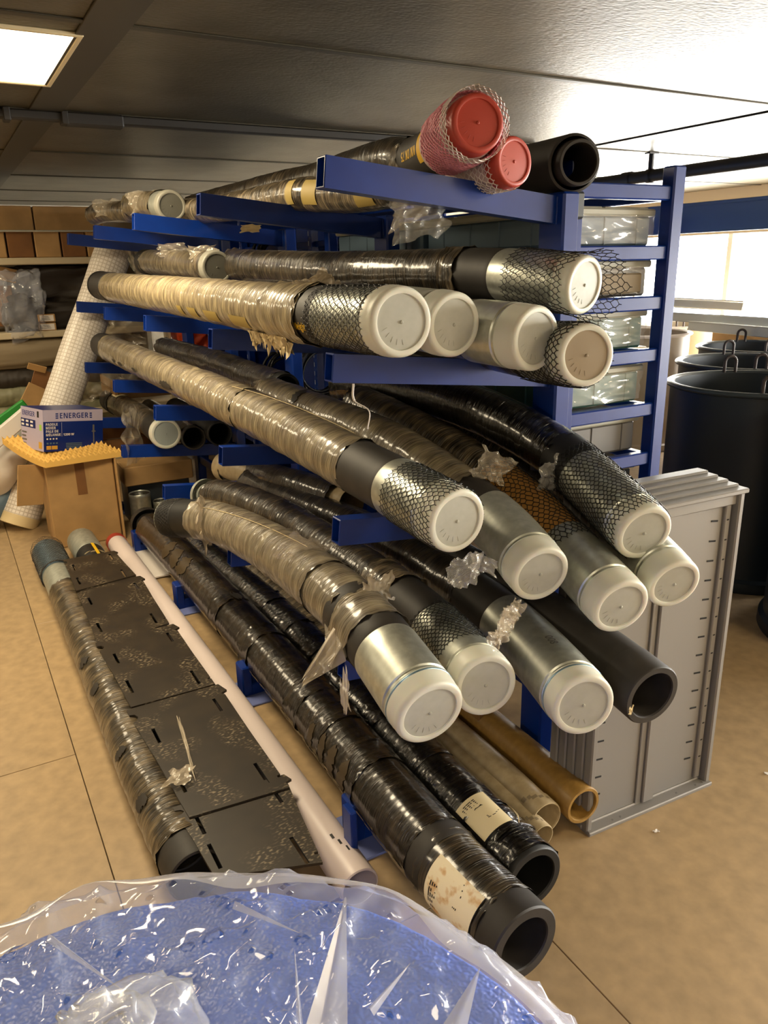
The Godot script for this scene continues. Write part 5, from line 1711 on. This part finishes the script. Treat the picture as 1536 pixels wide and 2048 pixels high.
	wp = Path.new([Vector3(0.283, 0.335, -5.500), Vector3(0.182, 0.192, -5.450), Vector3(0.054, 0.050, -5.423)])
	o = hose("blue_grey_tube", "pale blue-grey tube behind the foot of the squared roll", "tube", "", wp, 0.05)
	sleeve(o, wp, 0.0, wp.L, 0.06, M.crate_blue, "tube_body", false)


# an uneven rounded lump
func blob(o: Node3D, called: String, c: Vector3, r: Vector3, sd: float, m: Material, amp := 0.15) -> void:
	var mb := MB.new()
	var P := []
	for i in 25:
		var row := PackedVector3Array()
		var b := PI * i / 24.0
		for j in 41:
			var a := TAU * (j % 40) / 40.0
			var d := Vector3(sin(b) * cos(a), cos(b), sin(b) * sin(a))
			var q := Vector3(signf(d.x) * pow(absf(d.x), 0.65), signf(d.y) * pow(absf(d.y), 0.7), signf(d.z) * pow(absf(d.z), 0.65))
			var k := 1.0 + amp * 1.5 * noise_b.get_noise_3d(d.x * 28.0 + sd * 19.0, d.y * 28.0, d.z * 28.0) + amp * 0.5 * noise_a.get_noise_3d(d.x * 80.0, d.y * 80.0 + sd, d.z * 80.0)
			row.append(c + q * r * k)
		P.append(row)
	mb.grid(P, func(_i, _j, q): return q - c, true)
	part(called, mb, m, o)


func foam_sheet(h: float) -> void:
	# one corner points at the room; two edges run back to the left and to the right
	var F := Vector3(0.410, 0.556, -4.740)
	var E := Vector3(0.863, 0.552, -4.800)
	var W := Vector3(0.225, 0.660, -5.080)
	var o := thing("foam_sheet", "yellow egg-crate foam sheet bowed over the big carton", "foam", Vector3((E.x + W.x) / 2.0, h, F.z - 0.15))
	var nx := 96
	var nz := 64
	var T := []
	var U := []
	for i in nz + 1:
		var tr := PackedVector3Array()
		var ur := PackedVector3Array()
		var w := float(i) / nz
		for j in nx + 1:
			var u := float(j) / nx
			var q := F + (E - F) * u + (W - F) * w
			q.y = F.y + (E.y - F.y) * (0.4 * u + 0.6 * u * u) + (W.y - F.y) * (0.3 * w + 0.7 * w * w)
			var bump := 0.017 * pow(0.5 + 0.5 * cos(u * TAU * 15.0), 2.0) * pow(0.5 + 0.5 * cos(w * TAU * 10.0), 2.0)
			tr.append(q + Vector3(0, bump, 0))
			ur.append(q - Vector3(0, 0.03, 0))
		T.append(tr)
		U.append(ur)
	var mb := MB.new()
	mb.grid(T, func(_i, _j, _q): return Vector3.UP)
	mb.grid(U, func(_i, _j, _q): return Vector3.DOWN)
	mb.grid([T[0], U[0]], func(_i, _j, _q): return Vector3.BACK)
	mb.grid([T[nz], U[nz]], func(_i, _j, _q): return Vector3.FORWARD)
	for j in [0, nx]:
		var A := PackedVector3Array()
		var B := PackedVector3Array()
		for i in nz + 1:
			A.append(T[i][j])
			B.append(U[i][j])
		mb.grid([A, B], func(_i, _j, _q): return Vector3.LEFT if j == 0 else Vector3.RIGHT)
	part("foam_body", mb, M.foam, o)


func tool_box() -> void:
	# corner edge facing the camera, a narrow side to the left, the broad side to the right
	var c := Vector3(0.424, 0.596, -4.860)
	var ct := Vector3(0.465, 0.842, -4.860)
	var hgt := ct.y - c.y
	var r := Vector3(0.775, 0.548, -4.980) - c
	var l := Vector3(0.325, 0.605, -5.060) - c
	var o := thing("tool_carton", "blue and white printed mixer carton sitting on the yellow foam", "box", c)
	var w := r.length()
	r = r.normalized()
	var up := (Vector3.UP - r * r.y).normalized()
	var lw := l.length()
	l = l.normalized()
	var mb := MB.new()
	var q := [c, c + r * w, c + r * w + l * lw, c + l * lw]
	for k in 4:
		var e: Vector3 = q[k]
		var f: Vector3 = q[(k + 1) % 4]
		mb.face([e, f, f + up * hgt, e + up * hgt])
	mb.face([q[0] + up * hgt, q[1] + up * hgt, q[2] + up * hgt, q[3] + up * hgt])
	mb.face([q[3], q[2], q[1], q[0]])
	part("body", mb, M.print_navy, o)
	var lr := -l                      # left face reads from its far edge to the corner
	var plate := func(org: Vector3, rt: Vector3, x0: float, x1: float, y0: float, y1: float, lift: float, m: Material, nm: String):
		var b := MB.new()
		var nn := rt.cross(up)
		b.face([org + rt * x0 + up * y0 + nn * lift, org + rt * x1 + up * y0 + nn * lift, org + rt * x1 + up * y1 + nn * lift, org + rt * x0 + up * y1 + nn * lift])
		part(nm, b, m, o)
	var e := c + l * lw
	plate.call(c, r, 0.0, w, hgt * 0.72, hgt, 0.0006, M.lilac, "white_band")
	plate.call(e, lr, 0.0, lw, 0.0, hgt, 0.0006, M.lilac, "side_print")
	plate.call(e, lr, 0.0, lw * 0.66, hgt * 0.52, hgt * 0.72, 0.0012, M.print_blue, "side_band")
	words("ENERGER", c + r * w * 0.27 + up * hgt * 0.795, r, up, hgt * 0.13, M.print_navy, o, w * 0.48)
	for s in 2:
		for k in 3: plate.call(c, r, w * (0.20 if s == 0 else 0.77), w * (0.245 if s == 0 else 0.81), hgt * (0.79 + 0.05 * k), hgt * (0.82 + 0.05 * k), 0.0012, M.print_navy, "print_bar")
	var k := 0
	for s in ["PADDLE", "MIXER", "PALE DE", "MÉLANGE"]:
		words(s, c + r * w * 0.04 + up * hgt * (0.625 - 0.083 * k), r, up, hgt * (0.06 if k < 3 else 0.075), M.white, o, w * [0.19, 0.16, 0.2, 0.235][k])
		k += 1
	words("1200 W", c + r * w * 0.32 + up * hgt * 0.375, r, up, hgt * 0.055, M.white, o, w * 0.18)
	plate.call(c, r, w * 0.295, w * 0.298, hgt * 0.36, hgt * 0.70, 0.0012, M.white, "print_line")
	for x in 4:
		plate.call(c, r, w * (0.045 + 0.05 * x), w * (0.07 + 0.05 * x), hgt * 0.29, hgt * 0.325, 0.0012, M.white, "print_dot")
		plate.call(c, r, w * (0.045 + 0.05 * x), w * (0.075 + 0.05 * x), hgt * 0.18, hgt * 0.22, 0.0012, M.crate_blue, "print_dot")
	plate.call(c, r, w * 0.04, w * 0.115, hgt * 0.05, hgt * 0.14, 0.0012, M.gold, "print_patch")
	plate.call(c, r, w * 0.125, w * 0.22, hgt * 0.05, hgt * 0.14, 0.0012, M.gold, "print_patch")
	for x in 4: plate.call(c, r, w * 0.36, w * 0.63, hgt * (0.05 + 0.04 * x), hgt * (0.07 + 0.04 * x), 0.0012, M.crate_blue, "print_line")
	# picture of the paddle mixer
	plate.call(c, r, w * 0.825, w * 0.845, hgt * 0.03, hgt * 0.45, 0.0012, M.crate_grey, "print_tool")
	plate.call(c, r, w * 0.80, w * 0.87, hgt * 0.44, hgt * 0.47, 0.0012, M.crate_grey, "print_tool")
	plate.call(c, r, w * 0.82, w * 0.85, hgt * 0.47, hgt * 0.62, 0.0012, M.crate_grey, "print_tool")
	words("ENERGER", e + lr * lw * 0.08 + up * hgt * 0.80, lr, up, hgt * 0.12, M.print_navy, o, lw * 0.55)
	for x in 3:
		for y in 2: plate.call(e, lr, lw * (0.03 + 0.2 * x), lw * (0.15 + 0.2 * x), hgt * (0.55 + 0.09 * y), hgt * (0.60 + 0.09 * y), 0.0018, M.white, "print_bar")
	for y in 4: plate.call(e, lr, lw * 0.03, lw * (0.22 + 0.03 * (y % 2)), hgt * (0.10 + 0.09 * y), hgt * (0.14 + 0.09 * y), 0.0018, M.crate_grey, "print_bar")
	plate.call(e, lr, lw * 0.74, lw * 0.82, hgt * 0.80, hgt * 0.95, 0.0012, M.print_dark, "print_bar")
	plate.call(e, lr, lw * 0.83, lw * 0.93, hgt * 0.5, hgt * 0.64, 0.0012, M.lime, "print_dot")
	plate.call(e, lr, lw * 0.78, lw * 0.93, hgt * 0.06, hgt * 0.22, 0.0012, M.gold, "print_patch")


# ---------------------------------------------------------------- behind and under the hose rack
func under_rack() -> void:
	# shelving uprights with rows of holes, blue backing sheets
	var t := thing("perforated_shelving", "blue shelving with perforated uprights and sheet backs behind the hose rack", "shelf", Vector3(1.9, 0, -4.2))
	for q in [Vector3(1.850, 1.747, -4.037), Vector3(1.850, 1.776, -5.143), Vector3(1.850, 1.743, -6.015), Vector3(1.850, 1.756, -6.497)]:
		boxpart("upright", Vector3(1.85, 1.0, q.z), Vector3(0.045, 2.0, 0.045), M.blue, t, 0.003)
		var mb := MB.new()
		for k in 34:
			mb.bar(Vector3(1.8265, 0.25 + 0.05 * k, q.z + 0.012), Vector3(1.8262, 0.25 + 0.05 * k, q.z + 0.012), 0.006, 8)
			mb.box(Vector3(1.8268, 0.275 + 0.05 * k, q.z - 0.010), Vector3(0.0006, 0.024, 0.006), 0.0)
		part("hole_row", mb, M.hole_pale, t)
	for k in 4:
		var zz := -3.36 - 0.9 * k
		boxpart("back_sheet", Vector3(2.25, 1.0, zz - 0.45), Vector3(0.01, 2.0, 0.92), M.blue, t, 0.0)
		boxpart("side_sheet", Vector3(2.05, 1.0, zz - 0.9), Vector3(0.40, 2.0, 0.008), M.blue, t, 0.0)
		for y in [0.42, 0.85, 1.28, 1.72]:
			boxpart("shelf_board", Vector3(2.05, y, zz - 0.45), Vector3(0.40, 0.03, 0.90), M.blue, t, 0.003)
	# cables and a hose coil on those shelves
	var coil := func(label: String, c: Vector3, r: float, n: int, m: Material):
		var o := thing("cable_coil", label, "cable", c - Vector3(0, r, 0), "coils behind the rack")
		var mb := MB.new()
		for k in n:
			var rr: float = r * (1.0 - 0.06 * (k % 4))
			var cc: Vector3 = c + Vector3(0.03 * noise_a.get_noise_1d(k * 70.0), 0.03 * noise_a.get_noise_1d(k * 90.0 + 50.0), 0.012 * (k - n / 2.0))
			var tl := 0.25 * noise_a.get_noise_1d(k * 40.0 + 9.0)
			for i in 28:
				var a := TAU * i / 28.0
				var b := TAU * (i + 1) / 28.0
				mb.bar(cc + Vector3(cos(a) * rr, sin(a) * rr, tl * cos(a) * rr), cc + Vector3(cos(b) * rr, sin(b) * rr, tl * cos(b) * rr), 0.008, 6)
		part("cable_loops", mb, m, o)
	coil.call("tangled black cable coil behind the arm tip of the third row", Vector3(1.750, 1.069, -3.807), 0.14, 9, M.cable)
	coil.call("black ribbed hose coil behind the second column", Vector3(1.850, 1.678, -4.637), 0.10, 7, M.cable)
	coil.call("black cable coil in the dark behind the ragged hose end", Vector3(1.800, 0.993, -4.426), 0.12, 6, M.cable)
	var o := thing("cable_loop", "single grey cable looping down below the top arm by the second column", "cable", Vector3(1.750, 1.639, -3.309))
	var mb := MB.new()
	var cp := Path.new([Vector3(1.750, 1.706, -3.172), Vector3(1.750, 1.684, -3.267), Vector3(1.750, 1.629, -3.340), Vector3(1.750, 1.585, -3.358)])
	for i in 24:
		mb.bar(cp.at(cp.L * i / 24.0)[0], cp.at(cp.L * (i + 1) / 24.0)[0], 0.009, 8)
	part("cable", mb, M.alu, o)
	o = thing("mesh_bag", "orange mesh sack glimpsed between the far columns", "bag", Vector3(1.800, 0.972, -6.407))
	blob(o, "mesh_body", Vector3(1.850, 1.037, -6.601), Vector3(0.12, 0.16, 0.3), 3.0, M.orange, 0.15)
	# dark cladding behind the netted hose
	mb = MB.new()
	# crates and cartons at floor level under the far arms
	for q in [["wooden crate with raised sides under the far third-row arm", Vector3(1.038, 0.723, -5.750), Vector3(1.635, 0.851, -5.750), -6.3, M.wood], ["wooden crate wall seen below the far lowest arm", Vector3(0.852, 0.365, -5.550), Vector3(1.208, 0.608, -5.550), -6.2, M.cardboard_dark]]:
		o = thing("wooden_crate", q[0], "crate", Vector3(q[1].x, 0, q[1].z), "wooden crates under the rack")
		var lo: Vector3 = q[1]
		var hi: Vector3 = q[2]
		var n := 2
		for k in n:
			var y0 := lerpf(lo.y, hi.y, float(k) / n)
			boxpart("plank", Vector3((lo.x + hi.x) / 2.0, y0 + (hi.y - lo.y) / n / 2.0, lo.z), Vector3(hi.x - lo.x, (hi.y - lo.y) / n - 0.006, 0.018), q[4], o, 0.002)
			boxpart("plank", Vector3(lo.x, y0 + (hi.y - lo.y) / n / 2.0, (lo.z + q[3]) / 2.0), Vector3(0.018, (hi.y - lo.y) / n - 0.006, lo.z - q[3]), q[4], o, 0.002)
		for x in [lo.x + 0.03, hi.x - 0.03]: boxpart("corner_post", Vector3(x, hi.y / 2.0, lo.z - 0.03), Vector3(0.04, hi.y, 0.04), q[4], o, 0.003)
	var bl := Vector3(0.886, 0.272, -5.000)
	var bh := Vector3(1.332, 0.399, -5.000)
	o = bx("cardboard_box", "long brown carton lying under the lowest arm beyond the metal cans", "box", Vector3(bl.x, bl.y, -5.3), Vector3(bh.x, bh.y, -5.0), M.cardboard, "")
	o = bx("support_block", "dark block carrying the long brown carton under the rack", "block", Vector3(bl.x + 0.02, 0.0, -5.28), Vector3(bh.x - 0.02, bl.y, -5.05), M.crate_dark, "")
	for k in 2:
		var c: Vector3 = [Vector3(0.956, 0.031, -4.950), Vector3(1.084, 0.008, -4.950)][k]
		o = thing("metal_can", ["larger open metal can between carton and hose ends", "smaller open metal can half hidden by the black hose end"][k], "can", Vector3(c.x, 0, c.z), "metal cans on the floor")
		var hh: float = [Vector3(0.979, 0.235, -4.950).y, Vector3(1.101, 0.164, -4.950).y][k]
		var cp2 := Path.new([Vector3(c.x, hh, c.z), Vector3(c.x, hh / 2.0, c.z), Vector3(c.x, 0, c.z)])
		var r: float = [0.068, 0.05][k]
		mb = MB.new()
		lathe(mb, cp2, [Vector2(hh - 0.01, r * 0.94), Vector2(0.0, r * 0.94), Vector2(-0.003, r * 0.97), Vector2(0.0, r), Vector2(0.02, r), Vector2(0.022, r * 0.985), Vector2(hh, r * 0.985)], 40)
		part("can_wall", mb, M.metal, o)
		mb = MB.new()
		lathe(mb, cp2, [Vector2(0.004, r * 0.6), Vector2(0.004, r * 0.95)], 40)
		part("rim_ring", mb, M.rubber, o)
	o = thing("wooden_board", "pale wooden board standing behind the plastic pipes under the rack", "board", Vector3(1.675, -0.200, -2.000))
	boxpart("board", Vector3(1.36, 0.22, -2.25), Vector3(0.02, 0.44, 0.9), M.wood, o, 0.003)
	# white sheet on the floor behind the far feet
	o = thing("white_carton", "flat white sheet on the floor beneath the far hose ends", "sheet", Vector3(0.830, 0.000, -4.244))
	boxpart("sheet", Vector3(0.891, 0.012, -4.280), Vector3(0.30, 0.012, 0.55), M.white, o, 0.003)


func small_litter() -> void:
	var k := 0
	for q in [Vector3(2.540, 0.002, -1.768), Vector3(2.106, 0.002, -1.253), Vector3(1.589, 0.002, -1.249)]:
		var o := thing("paper_scrap", ["tiny pale scrap on the floor right of the grey panels", "tiny pale scrap on the floor at the photo's right edge", "tiny pale scrap on the floor below the grey panels"][k], "litter", q, "scraps on the right floor")
		var mb := MB.new()
		crumple(mb, q, Vector3(0.008, 0.0, 0.002), Vector3(0.0, 0.0, 0.006), 0.002, 90.0 + k, 6, 6, 0.5)
		part("scrap", mb, M.white, o)
		k += 1
	var p := Path.new([Vector3(0.839, 1.334, -1.640), Vector3(0.840, 1.295, -1.640), Vector3(0.869, 1.269, -1.620), Vector3(0.864, 1.225, -1.620)])
	var t := thing("loose_thread", "white thread dangling from the second arm before the arching black hose", "thread", p.p[0])
	var mb2 := MB.new()
	for i in 40: mb2.bar(p.at(p.L * i / 40.0)[0], p.at(p.L * (i + 1) / 40.0)[0], 0.0016 if i > 12 else 0.003, 5)
	part("thread", mb2, M.white, t)


# ---------------------------------------------------------------- the bagged blue drum in front
# long pointed creases of the bag: from, to, half width at the wide end
const FOLDS := [[Vector3(0.278, 0.955, -0.601), Vector3(0.191, 0.955, -0.469), 0.02], [Vector3(0.217, 0.955, -0.583), Vector3(0.172, 0.955, -0.651), 0.005], [Vector3(0.349, 0.955, -0.457), Vector3(0.285, 0.955, -0.413), 0.012], [Vector3(0.295, 0.955, -0.496), Vector3(0.236, 0.955, -0.470), 0.005], [Vector3(0.050, 0.955, -0.603), Vector3(-0.005, 0.955, -0.707), 0.004], [Vector3(0.205, 0.955, -0.569), Vector3(0.176, 0.955, -0.489), 0.003]]


func bagged_drum() -> void:
	var c := Vector3(0.0, 0.0, -0.37)
	var R := 0.392
	var H := 0.935
	var o := thing("bagged_drum", "round blue lumpy pack under a crumpled clear plastic bag at the bottom edge", "drum", c)
	var mb := MB.new()
	# lumpy blue top and shoulder
	var P := []
	for i in 121:
		var k := i / 120.0
		var row := PackedVector3Array()
		for j in 241:
			var a := TAU * (j % 240) / 240.0
			var r: float
			var y: float
			if k < 0.8:
				r = R * (k / 0.8) * 0.965
				y = H - 0.012 * pow(k / 0.8, 3.0)
			else:
				var g := (k - 0.8) / 0.2 * PI / 2.0
				r = R * (0.965 + 0.035 * sin(g))
				y = H - 0.012 - 0.03 * (1.0 - cos(g))
			var x := cos(a) * r
			var z := sin(a) * r
			var n := noise_a.get_noise_2d(x * 1500.0, z * 1500.0) * 0.0012 + noise_b.get_noise_2d(x * 200.0, z * 200.0) * 0.005
			row.append(c + Vector3(x, y + n, z))
		P.append(row)
	mb.grid(P, func(_i, _j, q): return q - c - Vector3(0, H - 0.3, 0), true)
	part("lumpy_top", mb, M.bag_blue, o)
	mb = MB.new()
	var ax := Path.new([c + Vector3(0, H - 0.03, 0), c + Vector3(0, H / 2.0, 0), c + Vector3(0, 0.0, 0)])
	lathe(mb, ax, [Vector2(0.0, R), Vector2(0.4, R * 1.0), Vector2(H - 0.05, R * 0.98), Vector2(H - 0.03, R * 0.9)], 72)
	part("drum_side", mb, M.bag_blue, o)
	# clear bag: creased film over the top, falling over the shoulder
	mb = MB.new()
	P = []
	for i in 141:
		var k := i / 140.0
		var row := PackedVector3Array()
		for j in 281:
			var a := TAU * (j % 280) / 280.0
			var r: float
			var y: float
			if k < 0.72:
				r = R * (k / 0.72) * 1.0
				y = H + 0.012 - 0.008 * pow(k / 0.72, 4.0)
			else:
				var g := (k - 0.72) / 0.28
				r = R * (1.0 + 0.022 * sin(minf(g * 4.0, 1.0) * PI / 2.0) + 0.02 * g)
				y = H + 0.004 - 0.02 * minf(g * 4.0, 1.0) - 0.38 * maxf(0.0, g - 0.12)
			var x := cos(a) * r
			var z := sin(a) * r
			var fold := pow(1.0 - absf(noise_a.get_noise_2d(cos(a) * 62.0 + 30.0, sin(a) * 62.0)) * 1.9, 3.0) * 0.016 * smoothstep(0.15, 0.75, k)
			var cross := pow(maxf(0.0, 1.0 - absf(noise_b.get_noise_2d(x * 190.0 + 70.0, z * 190.0)) * 4.0), 2.0) * 0.010
			var fine := noise_a.get_noise_2d(x * 420.0, z * 420.0 + 300.0) * 0.0035
			var lift := maxf(0.0, fold) + cross + fine
			row.append(c + Vector3(x * (1.0 + 0.5 * lift * smoothstep(0.7, 0.9, k)), y + lift, z * (1.0 + 0.5 * lift * smoothstep(0.7, 0.9, k))))
		P.append(row)
	mb.grid(P, func(_i, _j, q): return q - c - Vector3(0, H - 0.3, 0), true)
	part("bag_film", mb, M.bag_film, o)
	# doubled, hazier film round the shoulder and in long pointed folds
	mb = MB.new()
	P = []
	for i in 13:
		var k := i / 12.0
		var row := PackedVector3Array()
		for j in 201:
			var a := TAU * (j % 200) / 200.0
			var wv := 0.010 * noise_a.get_noise_2d(cos(a) * 60.0, sin(a) * 60.0 + 40.0) + 0.035 * noise_b.get_noise_2d(cos(a) * 30.0, sin(a) * 30.0)
			var r := R * (0.93 + 0.10 * k) + wv * (1.0 - k)
			var y := H + 0.024 - 0.03 * pow(k, 2.2)
			row.append(c + Vector3(cos(a) * r, y, sin(a) * r))
		P.append(row)
	mb.grid(P, func(_i, _j, q): return q - c - Vector3(0, H - 0.3, 0), true)
	part("bag_fold", mb, M.bag_haze, o)
	for q in FOLDS:
		mb = MB.new()
		var a: Vector3 = q[0]
		var b: Vector3 = q[1]
		var s := (b - a).cross(Vector3.UP).normalized()
		var A := []
		for i in 9:
			var k := i / 8.0
			var row := PackedVector3Array()
			for j in 7:
				var e := j / 3.0 - 1.0
				row.append(a.lerp(b, k) + s * e * q[2] * (0.04 + 0.96 * k) + Vector3.UP * (0.002 + 0.006 * (1.0 - absf(e)) * k))
			A.append(row)
		mb.grid(A, func(_i, _j, _q): return Vector3.UP)
		part("bag_fold", mb, M.bag_haze, o)
	# gathered neck of the bag
	blob(o, "bag_neck", Vector3(0.033, 0.950, -0.553), Vector3(0.072, 0.034, 0.05), 80.0, M.bag_thin, 0.12)
	blob(o, "bag_neck", Vector3(0.017, 0.955, -0.556), Vector3(0.04, 0.035, 0.04), 83.0, M.bag_thin, 0.3)
